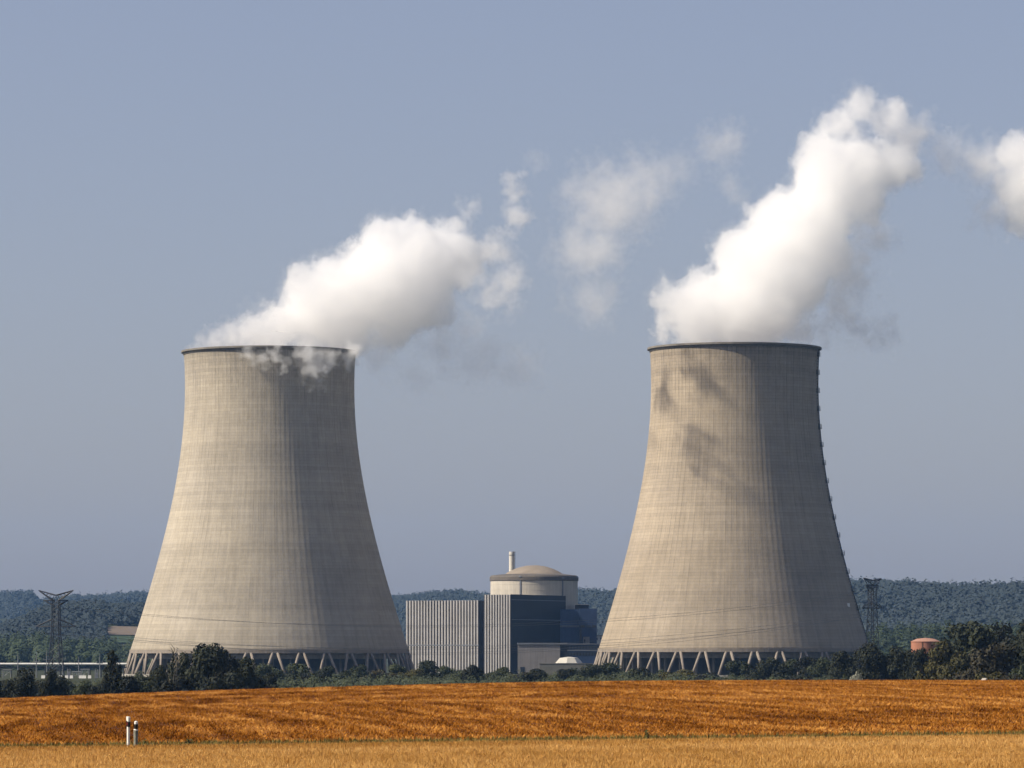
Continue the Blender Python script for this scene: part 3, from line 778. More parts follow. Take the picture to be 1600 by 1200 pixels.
# ------------------------------------------------------------------ pylons and cables
def pylon(px, Y, y_low, y_up, y_top, yaw, half_low, half_up, half_horn, leg_w, mat, label):
    root = empty('pylon', (wx(px, Y), Y, 0), yaw, label, 'pylon', 'lattice pylons')
    zl, zu, zt = wz(y_low, Y), wz(y_up, Y), wz(y_top, Y)
    waist = 1.5
    def half(z): return np.interp(z, [0, zl, zu], [leg_w, waist, waist * 0.95])
    body = MB(); w = 0.32
    lv = list(np.concatenate([np.linspace(0, zl, 7), np.linspace(zl, zu, 6)[1:]]))
    for z0, z1 in zip(lv[:-1], lv[1:]):
        a, c = half(z0), half(z1)
        q0 = [(-a, -a, z0), (a, -a, z0), (a, a, z0), (-a, a, z0)]; q1 = [(-c, -c, z1), (c, -c, z1), (c, c, z1), (-c, c, z1)]
        for i in range(4):
            j = (i + 1) % 4
            body.bar(q0[i], q1[i], w); body.bar(q0[i], q1[j], w * .42); body.bar(q0[j], q1[i], w * .42); body.bar(q1[i], q1[j], w * .42)
    body.build('lattice_body', mat, root)
    tips = []
    for nm, z, hw, rise in (('lower_crossarm', zl, half_low, 3.2), ('upper_crossarm', zu, half_up, -2.0)):
        b = MB(); c = waist
        for sg in (-1, 1):
            tip = Vector((sg * hw, 0, z))
            for yv in (-c, c):
                b.bar((sg * c, yv, z), tip, .36); b.bar((sg * c, yv, z + rise), tip, .3)
                for f in (.2, .4, .6, .8):
                    lo = Vector((sg * c, yv, z)).lerp(tip, f); hi = Vector((sg * c, yv, z + rise)).lerp(tip, f - .1)
                    b.bar(lo, hi, .12)
            for f in (.15, .35, .55, .75):
                lo = Vector((sg * c, -c, z)).lerp(tip, f); hi = Vector((sg * c, c, z)).lerp(tip, f + .1)
                b.bar(lo, hi, .12)
            tips.append(tip)
        b.build(nm, mat, root)
    for sg in (-1, 1):
        b = MB(); tip = Vector((sg * half_horn, 0, zt)); c = waist
        for yv in (-c, c):
            b.bar((sg * .2, yv, zu + 2.2), tip, .34); b.bar((sg * c, yv, zu), tip, .34); b.bar((sg * .2, yv, zu + 2.2), (sg * c, yv, zu), .2)
            for f in (.2, .4, .6, .8):
                b.bar(Vector((sg * .2, yv, zu + 2.2)).lerp(tip, f), Vector((sg * c, yv, zu)).lerp(tip, min(f + .1, 1)), .12)
        b.build('horn', mat, root)
    hang = []
    for tip in tips + [Vector((-half_low * .55, 0, zl)), Vector((half_low * .55, 0, zl))]:
        b = MB(); b.tube([tip, tip - Vector((0, 0, 2.6))], .05, 5)
        for q in range(9): b.tube([tip - Vector((0, 0, .35 + q * .25)), tip - Vector((0, 0, .45 + q * .25))], [.16, .09], 7)
        b.build('insulator', M['insulator'], root)
        hang.append(root.matrix_basis @ (tip - Vector((0, 0, 2.6))))
    return hang

h1 = pylon(87.5, 1900.0, 979, 938, 922.5, R(-12), 9.3, 5.6, 7.9, 3.0, M['steel'], 'lattice pylon with two raised horns, left of the left tower')
h2 = pylon(1363, 2060.0, 950, 914.5, 903.5, R(52), 9.0, 5.6, 7.6, 2.8, M['steel'], 'slim bluish lattice pylon hard against the right flank of the right tower')
for q, (p, g) in enumerate(zip(h1, h2)):
    sag = 11.0 + 0.6 * q
    pts = [p.lerp(g, f) - Vector((0, 0, 4 * sag * f * (1 - f))) for f in np.linspace(0, 1, 41)]
    o = MB().tube(pts, 0.055, 5).build('power_cable', M['cable'])
    tag(o, ['overhead cable between the pylons from the left end of the upper arm', 'overhead cable between the pylons from the right end of the upper arm',
            'overhead cable between the pylons from the left end of the lower arm', 'overhead cable between the pylons from the right end of the lower arm',
            'overhead cable between the pylons from inside the left lower arm', 'overhead cable between the pylons from inside the right lower arm'][[2, 3, 0, 1, 4, 5][q]], 'cable', 'overhead power cables')

# ------------------------------------------------------------------ switchyard left of the left tower
YS = 2120.0; kS = YS / F
can = empty('pipe_bridge', (wx(-40, YS), YS, 0), 0, 'long white horizontal pipe bridge left of the left tower', 'pipe bridge')
Lc = 238 * kS; zc0 = wz(1037.5, YS)
b = MB(); b.tube([(0, 0, zc0), (Lc, 0, zc0)], .55, 12); b.build('pipe', M['white'], can)
b = MB(); b.box(0, Lc, .7, 1.3, zc0 - 1.9, zc0 - 1.3); b.build('girder', M['steel'], can)
for q in range(14):
    b = MB(); x = 1.5 + q * (Lc - 3) / 13
    b.bar((x, 0, 0), (x, 0, zc0 - .5), .3); b.bar((x, 2, 0), (x, 1, zc0 - 1.2), .25); b.bar((x, 0, zc0 - 1.2), (x, 1.2, zc0 - 1.2), .25)
    b.build('leg', M['steel'], can)
def mast(px, y_top, Y, label):
    r = empty('switchyard_mast', (wx(px, Y), Y, 0), 0, label, 'mast', 'thin grey masts of the switchyard')
    z = wz(y_top, Y)
    MB().tube([(0, 0, 0), (0, 0, z * .75), (0, 0, z)], [.28, .2, .06], 8).build('pole', M['steel_light'], r)
    b = MB(); b.bar((-1.6, 0, z * .62), (1.6, 0, z * .62), .22)
    for x in (-1.4, 0, 1.4): b.tube([(x, 0, z * .62), (x, 0, z * .62 + 1.0)], [.14, .1], 6)
    b.build('crossbar', M['steel_light'], r)
for px, yt, Y, lb in ((28, 1021, 2090, 'thin grey mast standing above the leftmost dark bush'), (57, 1018, 2085, 'thin grey mast left of the horned pylon'), (73, 1014, 2095, 'thin grey mast touching the left leg of the horned pylon'),
                      (98, 1012, 2100, 'thin grey mast touching the right leg of the horned pylon'), (123, 1026, 2090, 'short thin mast midway between the pylon and the dark pointed tree'), (156, 1022, 2085, 'thin grey mast just left of the dark pointed tree')):
    mast(px, yt, Y, lb)
def gear(px, y_top, Y, kind, label):
    r = empty('switchgear', (wx(px, Y), Y, 0), 0, label, 'switchgear', 'switchgear under the white pipe')
    z = wz(y_top, Y)
    if kind == 0:
        b = MB(); b.box(-.8, .8, -.6, .6, 0, z * .6); b.build('cabinet', M['steel_light'], r, bevel=.08)
        for x in (-.5, .5):
            b = MB(); b.tube([(x, 0, z * .6 + .003), (x, 0, z)], [.3, .16], 8)
            for q in range(5): b.tube([(x, 0, z * .64 + q * z * .07), (x, 0, z * .66 + q * z * .07)], [.42, .26], 8)
            b.build('bushing', M['steel_light'], r)
    else:
        b = MB()
        for x in (-1.8, 1.8): b.bar((x, 0, 0), (x, 0, z), .28)
        b.bar((-2.2, 0, z), (2.2, 0, z), .35); b.bar((-1.8, 0, z * .2), (1.8, 0, z * .9), .14); b.build('gantry', M['steel_light'], r)
        b = MB()
        for x in (-1.2, 0, 1.2): b.tube([(x, 0, z - .2), (x, 0, z - 1.6)], .16, 6)
        b.build('insulator', M['insulator'], r)
for px, yt, Y, kd, lb in ((11, 1047, 2060, 1, 'steel gantry under the white pipe at the picture edge'), (46, 1049, 2060, 0, 'grey switchgear cabinet left of the horned pylon'), (108, 1045, 2055, 0, 'grey switchgear cabinet just right of the horned pylon'),
                          (120, 1050, 2065, 1, 'steel gantry second from the horned pylon on its right'), (133, 1046, 2055, 1, 'steel gantry under the white pipe before the dark pointed tree'), (151, 1046, 2050, 0, 'pale switchgear cabinet beside the dark pointed tree')):
    gear(px, yt, Y, kd, lb)
for px, wpx, lb in ((67.5, 6, 'short white barrier left of the pylon foot, apart from the others'), (95, 6, 'short white barrier at the foot of the horned pylon'), (104, 5, 'short white barrier second from the pylon foot'), (111.5, 5, 'short white barrier third from the pylon foot'),
                    (129, 11, 'long white barrier right of the three short ones'), (140, 5, 'thin white barrier nearest to the pale cabinet')):
    Yb = 2040.0; kb = Yb / F
    b = MB(); zb = wz(1055, Yb)
    b.add([(x, y, z) for z, hw in ((0, .45), (zb * .4, .38), (zb * .5, .18), (zb, .14)) for x, y in ((0, -hw), (wpx * kb, -hw), (wpx * kb, hw), (0, hw))],
          [(0, 3, 2, 1), (12, 13, 14, 15)] + [(4 * r + i, 4 * r + (i + 1) % 4, 4 * r + 4 + (i + 1) % 4, 4 * r + 4 + i) for r in range(3) for i in range(4)])
    tag(b.build('barrier', M['white'], None, (wx(px - wpx / 2, Yb), Yb, 0)), lb, 'barrier', 'white barriers in the switchyard')

# salmon coloured tank on the right
YK = 1500.0; kK = YK / F
tk = empty('storage_tank', (wx(1446, YK), YK, 0), 0, 'round salmon coloured tank half hidden by the olive tree', 'tank')
rk = 22.5 * kK; zk = wz(1003, YK)
MB().lathe([(rk, 0), (rk, zk), (rk + .15, zk), (rk + .15, zk + .15)], 48).build('wall', M['salmon'], tk)
MB().lathe([(rk + .15, zk + .154), (rk * .6, zk + 5 * kK), (0.01, zk + 6.3 * kK)], 48).build('roof', M['salmon_top'], tk, smooth=True)
b = MB(); b.bar((-rk * .3, -rk - .1, 0), (-rk * .3, -rk * .97, zk), .1); b.build('ladder', M['steel'], tk)

# ------------------------------------------------------------------ trees
def unit(n, r):
    v = r.normal(size=(n, 3)); return v / np.linalg.norm(v, axis=1)[:, None]

def crown_mesh(name, seed, mat, shape='round', n_leaf=3600, leaf=0.05):
    """Unit crown (height 1, width about 1, base at 0): leaf-sized quads in ragged clumps round several boughs."""
    r = np.random.default_rng(seed)
    lobes = []
    nl = 15
    for i in range(nl):
        if shape == 'round':
            z = 0.14 + 0.70 * r.random() ** 0.9
            wmax = 0.42 * math.sin(math.pi * min(max((z + 0.22) / 1.22, 0.05), 0.97)) ** 0.8
        elif shape == 'cone':
            z = 0.06 + 0.82 * i / (nl - 1)
            wmax = 0.36 * (1 - z) ** 0.9 + 0.02
        else:
            z = 0.10 + 0.58 * r.random()
            wmax = 0.50 * math.sqrt(max(1 - (z / 0.9) ** 2, 0.05))
        a = 2 * math.pi * (i * 0.381966 + 0.1 * r.random()); d = wmax * (0.35 + 0.65 * r.random() ** 0.5) if i % 4 else 0.0
        rad = (0.19 if shape == 'round' else 0.10 + 0.13 * (1 - z) if shape == 'cone' else 0.2) * (0.75 + 0.5 * r.random())
        rad = min(rad, 0.99 - z) if shape != 'cone' else rad
        lobes.append((d * math.cos(a), d * math.sin(a), z, rad))
    if shape == 'round': lobes.append((0.02, 0.0, 0.84, 0.15)); lobes.append((0, 0, 0.3, 0.26)); lobes.append((0.0, 0.0, 0.12, 0.3))
    if shape == 'bush': lobes += [(0.18, 0.05, 0.15, 0.26), (-0.2, 0.02, 0.13, 0.26), (0, -0.1, 0.5, 0.2)]
    if shape == 'cone': lobes += [(0, 0, 0.95, 0.05), (0, 0, 0.2, .22)]
    L = np.array(lobes)
    wgt = L[:, 3] ** 2; wgt = wgt / wgt.sum()
    li = r.choice(len(L), n_leaf, p=wgt)
    d = unit(n_leaf, r)
    sprout = r.random(n_leaf)
    # sub clumps: pull leaf directions towards a few twig directions of each lobe
    tw = unit(len(L) * 12, r).reshape(len(L), 12, 3)
    pick = tw[li, r.integers(0, 12, n_leaf)]
    d = d * 0.62 + pick * 0.75; d /= np.linalg.norm(d, axis=1)[:, None]
    rr_ = L[li, 3] * (0.62 + 0.45 * sprout)
    C = L[li, :3] + d * rr_[:, None]
    C[:, 2] = np.maximum(C[:, 2], 0.01)
    nrm = d + 0.45 * r.normal(size=(n_leaf, 3)); nrm /= np.linalg.norm(nrm, axis=1)[:, None]
    a = np.cross(nrm, unit(n_leaf, r)); a /= np.linalg.norm(a, axis=1)[:, None] + 1e-9
    b = np.cross(nrm, a)
    s = leaf * (0.5 + 0.9 * r.random(n_leaf))[:, None]
    V = np.stack([C - a * s, C - b * s * .6, C + a * s, C + b * s * .6], 1).reshape(-1, 3)
    return np_mesh(name, V, np.arange(len(V)).reshape(-1, 4), mat)

def trunk_mesh(name, seed, mat, bare=False):
    r = random.Random(seed)
    b = MB()
    top = 0.95 if bare else 0.72
    pts = [(0.02 * r.uniform(-1, 1) * i, 0.02 * r.uniform(-1, 1) * i, top * i / 5) for i in range(6)]
    b.tube(pts, [0.035, 0.03, 0.025, 0.019, 0.012, 0.006], 7)
    for i in range(14 if bare else 7):
        z = top * r.uniform(0.3, 0.95); a = r.uniform(0, 6.28); ln = r.uniform(.12, .3) * (1.25 - z)
        p0 = Vector((0, 0, z)); p1 = p0 + Vector((math.cos(a) * ln * .6, math.sin(a) * ln * .6, ln * .4)); p2 = p1 + Vector((math.cos(a + .3) * ln * .5, math.sin(a + .3) * ln * .5, ln * .6))
        b.tube([p0, p1, p2], [0.012, 0.008, 0.003], 5)
        if bare:
            for g in range(3):
                p3 = p1.lerp(p2, g / 2); b.tube([p3, p3 + Vector((r.uniform(-.1, .1), r.uniform(-.1, .1), r.uniform(.0, .1)))], [0.005, 0.002], 4)
    o = b.build(name, mat); me = o.data; bpy.data.objects.remove(o)
    return me

CROWN, TRUNK = {}, {}
def crown(mat, shape, v):
    key = (mat, shape, v)
    if key not in CROWN:
        CROWN[key] = crown_mesh('crown', hash((len(mat) * 31 + ord(mat[-1]), len(shape), v)) % 9999, M[mat], shape,
                                {'round': 8500, 'cone': 5000, 'bush': 7000}[shape], {'round': 0.027, 'cone': 0.029, 'bush': 0.031}[shape])
    return CROWN[key]
def trunk(v, mat='bark', bare=False):
    key = (v, mat, bare)
    if key not in TRUNK: TRUNK[key] = trunk_mesh('trunk', v + 50, M[mat], bare)
    return TRUNK[key]

trng = random.Random(21)
def tree(px, y_top, w_px, Y, mat, shape, label, group=None, kind=None, bare=False):
    x = wx(px, Y); z0 = float(ground_z(x, Y)) - 0.1
    h = wz(y_top, Y) - z0; w = 1.28 * w_px * Y / F
    cat = 'bush' if shape == 'bush' else 'tree'
    nm = {'round': 'leafy_tree', 'cone': 'conical_tree', 'bush': 'bush'}[shape] if not bare else 'bare_tree'
    root = empty(nm, (x, Y, z0), trng.uniform(0, 6.28), label, cat, group)
    v = trng.randrange(4)
    tr = link('trunk', trunk(v, 'pale_bark' if bare else 'bark', bare), root); tr.scale = (h * .7 if bare else w, h * .7 if bare else w, h)
    cr = link('crown', crown(mat, shape, v), root)
    if bare:
        cr.scale = (w * .6, w * .6, h * .86)
    else:
        cr.scale = (w * trng.uniform(.95, 1.1), w * trng.uniform(.95, 1.1), h / 0.97)
    return root

D_, G_, O_ = 'leaf_dark', 'leaf_green', 'leaf_olive'
G1 = 'dark trees behind the field on the left'
G2 = 'green bushes below the left tower'
G3 = 'bushes below the ribbed halls and tent'
G4 = 'bushes below the right tower'
G5 = 'trees at the right edge behind the field'
TREES = [
 (-22, 1046, 44, 880, D_, 'round', 'dark bush partly cut off by the left picture edge, under the white pipe', G1),
 (6, 1052, 34, 900, D_, 'bush', 'small dark bush in the left corner before the second, taller one', G1),
 (37, 1044, 44, 890, D_, 'round', 'rounded dark bush left of the horned pylon foot', G1),
 (60, 1057, 32, 910, 'leaf_brown', 'bush', 'lower dull bush in the gap left of the pylon foot', G1),
 (82, 1046, 40, 900, D_, 'round', 'rounded dark bush covering the foot of the horned pylon', G1),
 (108, 1056, 36, 930, G_, 'bush', 'low dull green bush below the three short white barriers', G1),
 (133, 1056, 38, 920, G_, 'bush', 'low green bush below the long white barrier', G1),
 (152, 1060, 30, 900, D_, 'bush', 'low dark bush touching the left side of the pointed tree', G1),
 (176, 1017, 40, 905, D_, 'cone', 'dark pointed tree just left of the left tower base', G1),
 (203, 1046, 40, 900, D_, 'bush', 'dark low bush right of the pointed tree', G1),
 (229, 1044, 44, 930, G_, 'bush', 'dull green bush before the leftmost columns of the left tower', G1),
 (252, 1040, 36, 900, D_, 'round', 'dark bush left of the half bare tree', G1),
 (287, 1020, 48, 890, D_, 'round', 'dark tree just right of the half bare tree', G1),
 (319, 1008, 66, 880, D_, 'round', 'tallest dark bushy tree before the base of the left tower', G1),
 (352, 1017, 48, 890, D_, 'round', 'dark tree directly right of the tallest one before the left tower', G1),
 (382, 1028, 44, 900, D_, 'round', 'dark rounded tree descending from the tall group, lower than its left neighbour', G1),
 (404, 1045, 44, 905, D_, 'bush', 'last dark low bush at the right end of the dark group', G1),
 (342, 1042, 60, 860, D_, 'bush', 'broad dark bush in front of the tallest dark tree', G1),
 (285, 1046, 56, 862, D_, 'bush', 'broad dark bush at the feet of the half bare tree', G1),
 (410, 1037, 40, 1300, G_, 'round', 'green bush just behind the right end of the dark group', G2),
 (437, 1042, 38, 1320, G_, 'bush', 'green bush below the centre of the left tower, beside the dark group', G2),
 (463, 1037, 42, 1350, G_, 'round', 'taller green bush right of the left tower centre', G2),
 (490, 1042, 40, 1300, D_, 'bush', 'dark bush low among the greener ones under the left tower', G2),
 (514, 1041, 40, 1400, G_, 'round', 'green bush below the shaded columns, third from the dark group', G2),
 (540, 1043, 40, 1360, G_, 'bush', 'low green bush midway under the shaded half of the left tower', G2),
 (566, 1039, 42, 1400, G_, 'round', 'green bush under the shaded half, right of its middle', G2),
 (592, 1041, 42, 1380, 'leaf_brown', 'bush', 'dull brownish bush under the shaded half of the left tower', G2),
 (617, 1038, 40, 1400, G_, 'round', 'green bush before the last dark columns of the left tower', G2),
 (643, 1042, 42, 1380, O_, 'bush', 'olive bush where the left tower meets the ribbed hall', G2),
 (668, 1033, 46, 1390, G_, 'round', 'tallest green bush below the left end of the long ribbed hall', G3),
 (693, 1041, 40, 1400, G_, 'round', 'green bush under the middle of the long ribbed hall', G3),
 (716, 1042, 38, 1380, G_, 'bush', 'low green bush left of the blackish one under the long hall', G3),
 (738, 1039, 34, 1250, D_, 'round', 'blackish bush under the right end of the long ribbed hall', G3),
 (762, 1046, 38, 1400, G_, 'bush', 'low green bush under the recess between the halls', G3),
 (786, 1043, 40, 1390, G_, 'round', 'green bush under the pale front of the tall hall', G3),
 (812, 1047, 38, 1370, 'leaf_brown', 'bush', 'dull low bush under the corner of the tall hall', G3),
 (836, 1045, 40, 1300, D_, 'round', 'darker bush below the low grey annex', G3),
 (860, 1046, 36, 1390, G_, 'bush', 'low green bush just left of the white tent', G3),
 (880, 1046, 32, 1300, D_, 'round', 'dark round bush directly below the white tent', G3),
 (905, 1040, 42, 1400, G_, 'bush', 'green bush below the right end of the white tent', G3),
 (930, 1038, 42, 1380, G_, 'round', 'green bush at the left foot of the right tower', G3),
 (955, 1035, 42, 1400, G_, 'round', 'green bush before the leftmost columns of the right tower', G4),
 (980, 1038, 42, 1380, G_, 'bush', 'green bush under the lit columns, second from the left foot', G4),
 (1005, 1039, 44, 1330, D_, 'bush', 'darker low bush under the lit columns of the right tower', G4),
 (1032, 1040, 44, 1400, G_, 'bush', 'low green bush left of the olive one under the right tower', G4),
 (1058, 1043, 44, 1390, O_, 'bush', 'olive bush under the lit half of the right tower', G4),
 (1085, 1046, 40, 1380, O_, 'bush', 'lowest olive bush, where one column foot shows beside it', G4),
 (1112, 1046, 42, 1350, D_, 'bush', 'low dark bush under the middle of the right tower', G4),
 (1150, 1033, 48, 1380, G_, 'round', 'rounded green bush covering a column under the right tower centre', G4),
 (1178, 1040, 38, 1300, D_, 'bush', 'dark bush right of the rounded one under the right tower', G4),
 (1206, 1028, 44, 1350, D_, 'round', 'dark tall bush under the shaded half of the right tower', G4),
 (1236, 1031, 42, 1380, G_, 'round', 'green bush between two darker ones under the shaded half', G4),
 (1262, 1027, 44, 1340, D_, 'round', 'dark bush right of the green one under the shaded half', G4),
 (1290, 1028, 44, 1300, G_, 'round', 'greyish green bush under the last shaded columns', G4),
 (1240, 1050, 60, 1200, D_, 'bush', 'broad low dark bush in front under the shaded half', G4),
 (1318, 1018, 48, 1150, D_, 'round', 'dark tree at the right foot of the right tower', G5),
 (1340, 1039, 30, 850, 'leaf_pale', 'bush', 'pale silvery bush at the right foot of the right tower', G5),
 (1362, 1006, 56, 1120, D_, 'round', 'dark tree directly below the bluish pylon', G5),
 (1398, 1010, 54, 1120, D_, 'round', 'dark tree between the bluish pylon and the salmon tank', G5),
 (1420, 1017, 42, 1080, D_, 'round', 'dark tree left of the olive tree, below the salmon tank', G5),
 (1443, 1014, 40, 1008, D_, 'round', 'small dark tree between its left neighbour and the olive tree, under the salmon tank', G5),
 (1474, 1001, 66, 1000, O_, 'round', 'olive tree in front of the salmon tank', G5),
 (1494, 1004, 60, 1060, D_, 'round', 'dark tree behind the right shoulder of the olive tree', G5),
 (1523, 973, 96, 1020, D_, 'round', 'tall dark tree right of the olive tree, highest of its pair', G5),
 (1568, 976, 84, 1030, D_, 'round', 'tall dark tree between the highest one and the picture edge', G5),
 (1608, 968, 76, 1010, D_, 'round', 'tall dark tree cut by the right picture edge', G5),
 (1556, 1006, 74, 940, 'leaf_brown', 'round', 'broad rounded dull tree in front of the tall dark trees', G5),
 (1536, 1036, 52, 880, O_, 'bush', 'low olive brown bush at the field edge before the rounded dull tree', G5),
 (1602, 1030, 40, 900, G_, 'bush', 'green bush at the right picture edge behind the field', G5),
 (1500, 1034, 56, 960, 'leaf_brown', 'bush', 'dull bush at the field edge between the olive trees', G5),
 (1580, 1042, 44, 870, 'leaf_brown', 'bush', 'low brownish bush near the right picture edge', G5),
]
for a in TREES: tree(*a)
tree(271, 1006, 26, 868, D_, 'cone', 'spindly half bare tree with a thin pale trunk before the left tower', G1, bare=True)

# a white shed roof peeping over the field edge on the right
Yh = 620.0; xh = wx(1538.5, Yh); zh = wz(1065.5, Yh)
sh = empty('shed', (xh, Yh, zh - 2.0), R(20), 'tiny pale grey shed roof peeping over the field edge at right', 'shed')
MB().box(-.42, .42, -.6, .6, 0, 2.0).build('wall', M['beige'], sh)
MB().add([(-.5, -.7, 2.0), (.5, -.7, 2.0), (.5, .7, 2.0), (-.5, .7, 2.0), (0, -.7, 2.55), (0, .7, 2.55)], [(0, 1, 4), (2, 3, 5), (1, 2, 5, 4), (3, 0, 4, 5), (0, 3, 2, 1)]).build('roof', M['fill'], sh)

# ------------------------------------------------------------------ far woods
def ico(sub):
    bm = bmesh.new(); bmesh.ops.create_icosphere(bm, subdivisions=sub, radius=1)
    V = np.array([v.co[:] for v in bm.verts]); Fc = np.array([[v.index for v in f.verts] for f in bm.faces]); bm.free()
    return V, Fc
def wood(name, label, X, Y, size, mat, seed, nq=40, leaf=1.6):
    """A far wood: every crown a ragged clump of leaf sprays on a dark core of sprays."""
    r = np.random.default_rng(seed)
    n = len(X)
    Z = ground_z(X, Y)
    s = size * (0.7 + 0.6 * r.random(n)); hgt = s * (0.9 + 0.5 * r.random(n))
    d = r.normal(size=(n, nq, 3)); d /= np.linalg.norm(d, axis=2)[:, :, None]
    lump = 0.80 + 0.28 * np.sin(d[:, :, 0] * 3.1 + r.random((n, 1)) * 6) * np.sin(d[:, :, 2] * 3.7 + r.random((n, 1)) * 6)
    rad = lump * (0.72 + 0.38 * r.random((n, nq)))
    C = d * rad[:, :, None] * np.stack([s, s, hgt], 1)[:, None, :] * 0.6
    C[:, :, 0] += X[:, None]; C[:, :, 1] += Y[:, None]; C[:, :, 2] += (Z + hgt * 0.5)[:, None]
    C = C.reshape(-1, 3); m = len(C)
    nrm = d.reshape(-1, 3) + np.array([0, -0.25, 0.3]) + 0.28 * r.normal(size=(m, 3)); nrm /= np.linalg.norm(nrm, axis=1)[:, None]
    t_ = r.normal(size=(m, 3)); a = np.cross(nrm, t_); a /= np.linalg.norm(a, axis=1)[:, None] + 1e-9; b = np.cross(nrm, a)
    q = leaf * (0.6 + 0.8 * r.random(m))[:, None]
    V = np.stack([C - a * q, C - b * q * .7, C + a * q, C + b * q * .7], 1).reshape(-1, 3)
    o = link(name, np_mesh(name, V, np.arange(len(V)).reshape(-1, 4), mat))
    return tag(o, label, 'woodland', None, 'stuff')

wr = np.random.default_rng(3)
def scatter(n, x0, x1, y0, y1):
    Y = y0 + (y1 - y0) * wr.random(n)
    px = x0 + (x1 - x0) * wr.random(n)
    return (px - 800) / F * Y, Y, px
def py_of(X, Y): return HOR - F * (ground_z(X, Y) - EYE) / Y
px = -150 + 1900 * wr.random(13000); Y = ridge_y(px) - 1350 + 1500 * wr.random(13000); X = (px - 800) / F * Y
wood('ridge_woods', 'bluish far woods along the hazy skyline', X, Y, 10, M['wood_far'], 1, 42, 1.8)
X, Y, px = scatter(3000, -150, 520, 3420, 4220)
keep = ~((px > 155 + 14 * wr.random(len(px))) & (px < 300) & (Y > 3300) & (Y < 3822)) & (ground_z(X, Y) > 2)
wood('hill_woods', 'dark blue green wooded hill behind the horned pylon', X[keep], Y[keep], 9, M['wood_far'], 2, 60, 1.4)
X, Y, px = scatter(420, -120, 330, 2790, 3060)
wood('left_tree_belt', 'deep green tree belt behind the switchyard on the left', X, Y, 10, M['wood_mid'], 4, 240, 0.9)
X, Y, px = scatter(520, 1330, 1760, 2680, 2960)
wood('right_tree_belt', 'deep green tree belt behind the salmon tank on the right', X, Y, 10, M['wood_mid'], 5, 240, 0.9)
# undergrowth that closes the gaps between the nearer trees
X = []; Y = []
uy = 900 + 560 * wr.random(2600) ** 0.8; up = -60 + 1720 * wr.random(2600)
k_ = (up > 380) | (uy < 1150)
k_ &= ~((up > 55) & (up < 160) & (uy > 1000))
up, uy = up[k_], uy[k_]
wood('undergrowth', 'dark scrub filling the gaps between the trees behind the field', (up - 800) / F * uy, uy, 3.7, M['leaf_green'], 9, 260, 0.24)
# bare field and meadow on the hill flank
def far_patch(name, pxs, y0, y1, mat):
    xs = np.linspace(0, 1, 14); ys = np.linspace(y0, y1, 8)
    st = lambda y: pxs[0] + 34 * ((y - y0) / (y1 - y0) - 0.3) ** 2      # rounded end
    XX = np.array([[(st(y) + (pxs[1] - st(y)) * u - 800) / F * y for u in xs] for y in ys]); YY = np.repeat(ys[:, None], 14, 1)
    V = np.stack([XX.ravel(), YY.ravel(), (ground_z(XX, YY) + 1.2).ravel()], 1)
    i = (np.arange(7)[:, None] * 14 + np.arange(13)[None]).ravel()
    tag(link(name, np_mesh(name, V, np.stack([i, i + 1, i + 15, i + 14], 1), mat, True)), kind='structure')
far_patch('ploughed_field', (161, 290), 3725, 3815, M['far_field'])
far_patch('meadow', (150, 290), 3650, 3715, M['far_meadow'])

# ------------------------------------------------------------------ roadside posts and weeds
def at_ground(px, Y): x = wx(px, Y); return (x, Y, float(ground_z(x, Y)) + 0.04)
YP = 178.0
def prism(poly, y0, y1):
    n = len(poly); b = MB()
    b.add([(x, y0, z) for x, z in poly] + [(x, y1, z) for x, z in poly], [tuple(range(n)), tuple(range(n, 2 * n))[::-1]] + [(i, (i + 1) % n, n + (i + 1) % n, n + i) for i in range(n)])
    return b
p1 = empty('delineator_post', at_ground(200.5, YP), R(-38), 'slim bright white roadside post with a slanted dark band', 'road post', 'roadside marker posts')
hp = wz(1119.5, YP) - p1.location.z
MB().box(-.045, .045, -.055, .055, -.1, hp - .40).build('shaft', M['post_white'], p1, bevel=.012)
MB().add([(-.056, -.066, hp - .40), (.056, -.066, hp - .43), (.056, .066, hp - .43), (-.056, .066, hp - .40), (-.056, -.066, hp - .17), (.056, -.066, hp - .22), (.056, .066, hp - .22), (-.056, .066, hp - .17)],
         [(0, 3, 2, 1), (4, 5, 6, 7), (0, 1, 5, 4), (1, 2, 6, 5), (2, 3, 7, 6), (3, 0, 4, 7)]).build('dark_band', M['post_black'], p1)
MB().box(-.03, .03, -.074, -.067, hp - .36, hp - .24).build('reflector', M['red_reflector'], p1)
MB().add([(-.05, -.06, hp - .169), (.05, -.06, hp - .218), (.05, .06, hp - .218), (-.05, .06, hp - .169), (-.06, -.065, hp), (.06, -.065, hp - .03), (.06, .065, hp - .03), (-.06, .065, hp)],
         [(0, 3, 2, 1), (4, 5, 6, 7), (0, 1, 5, 4), (1, 2, 6, 5), (2, 3, 7, 6), (3, 0, 4, 7)]).build('cap', M['post_white'], p1)
YQ = 176.5
p2 = empty('delineator_post', at_ground(211.8, YQ), R(8), 'shorter grimy grey roadside post with a black head and pale cap', 'road post', 'roadside marker posts')
hq = wz(1126.5, YQ) - p2.location.z
MB().tube([(-.01, 0, -.1), (-.01, 0, .12), (-.005, 0, .16)], [.085, .08, .05], 10).build('foot', M['post_white'], p2)
MB().tube([(-.005, 0, .161), (0.0, 0, .32), (.01, 0, .5), (.012, 0, hq - .38)], [.05, .075, .085, .095], 10).build('shaft', M['post_grey'], p2)
MB().tube([(.012, 0, hq - .379), (.02, 0, hq - .34)], [.10, .085], 10).build('collar', M['post_white'], p2)
MB().tube([(.02, 0, hq - .339), (.022, 0, hq - .13)], [.078, .085], 10).build('dark_band', M['post_black'], p2)
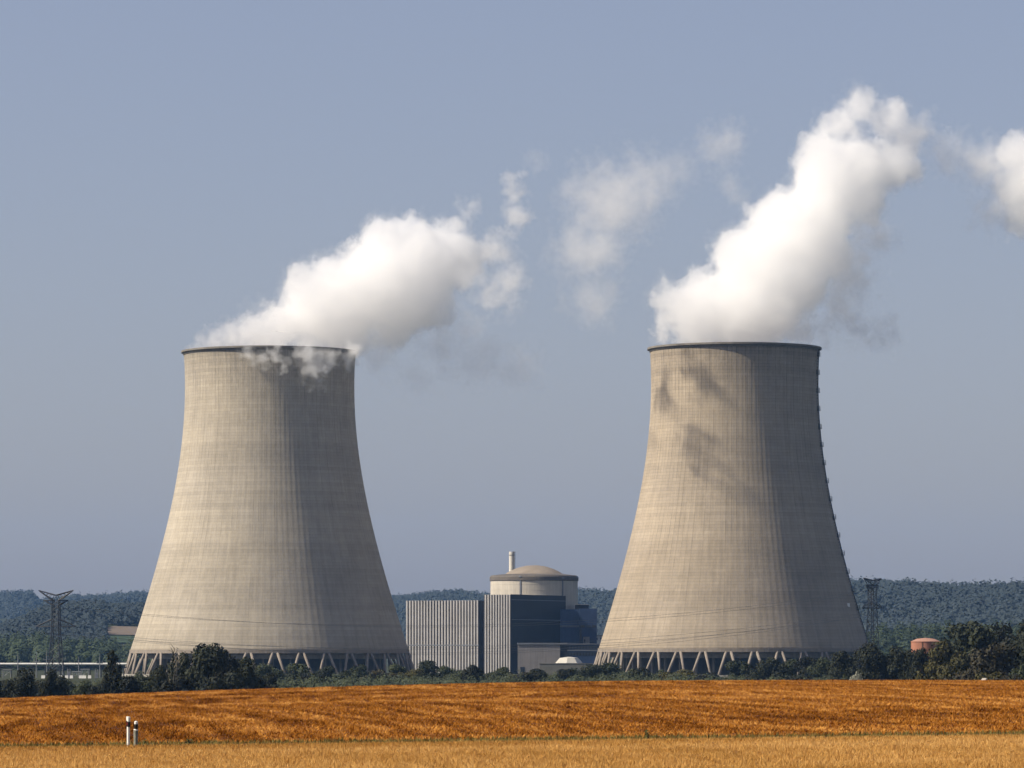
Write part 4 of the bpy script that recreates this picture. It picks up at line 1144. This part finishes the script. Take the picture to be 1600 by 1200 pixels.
MB().tube([(.022, 0, hq - .129), (.022, 0, hq - .04), (.022, 0, hq)], [.075, .078, .04], 10).build('cap', M['post_white'], p2)

def weed(px, Y, h, w, seed, label):
    r = random.Random(seed)
    root = empty('weed', at_ground(px, Y), 0, label, 'weed', 'weeds on the verge')
    st = MB(); lf = MB()
    for i in range(9):
        a = r.uniform(0, 6.28); ln = h * r.uniform(.5, 1.0); sp = w * r.uniform(.1, .5)
        tip = Vector((math.cos(a) * sp, math.sin(a) * sp, ln)); mid = tip * .5 + Vector((0, 0, ln * .12))
        st.tube([(0, 0, -.05), mid, tip], [.012, .009, .004], 5)
        for q in range(12):
            p = (Vector((0, 0, 0)).lerp(mid, q / 6) if q < 6 else mid.lerp(tip, (q - 6) / 6)) + Vector((r.uniform(-.03, .03), r.uniform(-.03, .03), 0))
            d = Vector((r.uniform(-1, 1), r.uniform(-1, 1), r.uniform(-.1, .8))).normalized() * r.uniform(.06, .13); e = d.orthogonal().normalized() * .03
            lf.add([p, p + d * .5 + e, p + d, p + d * .5 - e], [(0, 1, 2, 3)])
    st.build('stem', M['leaf_weed'], root); lf.build('leaves', M['leaf_weed'], root)
weed(138, 177, .45, .7, 1, 'dark leafy weed on the verge left of the roadside posts')
weed(222, 178.5, .50, .9, 2, 'leafy weed in the grass right behind the grimy post')
weed(294, 178, .62, .5, 3, 'thin upright weed on the verge well right of the posts')
weed(172, 177, .25, .7, 4, 'low weed just left of the slim white post')
weed(1012, 180, .7, .3, 5, 'single thin dry weed on the verge below the right tower')

# ------------------------------------------------------------------ haze
hm = bpy.data.materials.new('haze_air'); t = NT(hm)
pv = t.n.new("ShaderNodeVolumePrincipled")
pv.inputs['Color'].default_value = (0.26, 0.52, 1.0, 1)
pv.inputs['Density'].default_value = 2.6e-5
pv.inputs['Anisotropy'].default_value = 0.1
t.l.new(pv.outputs[0], t.out.inputs['Volume'])
hz = MB().box(-11100, 11100, -400, 11100, -2.0, 340).build('haze', hm)
tag(hz, kind='stuff')
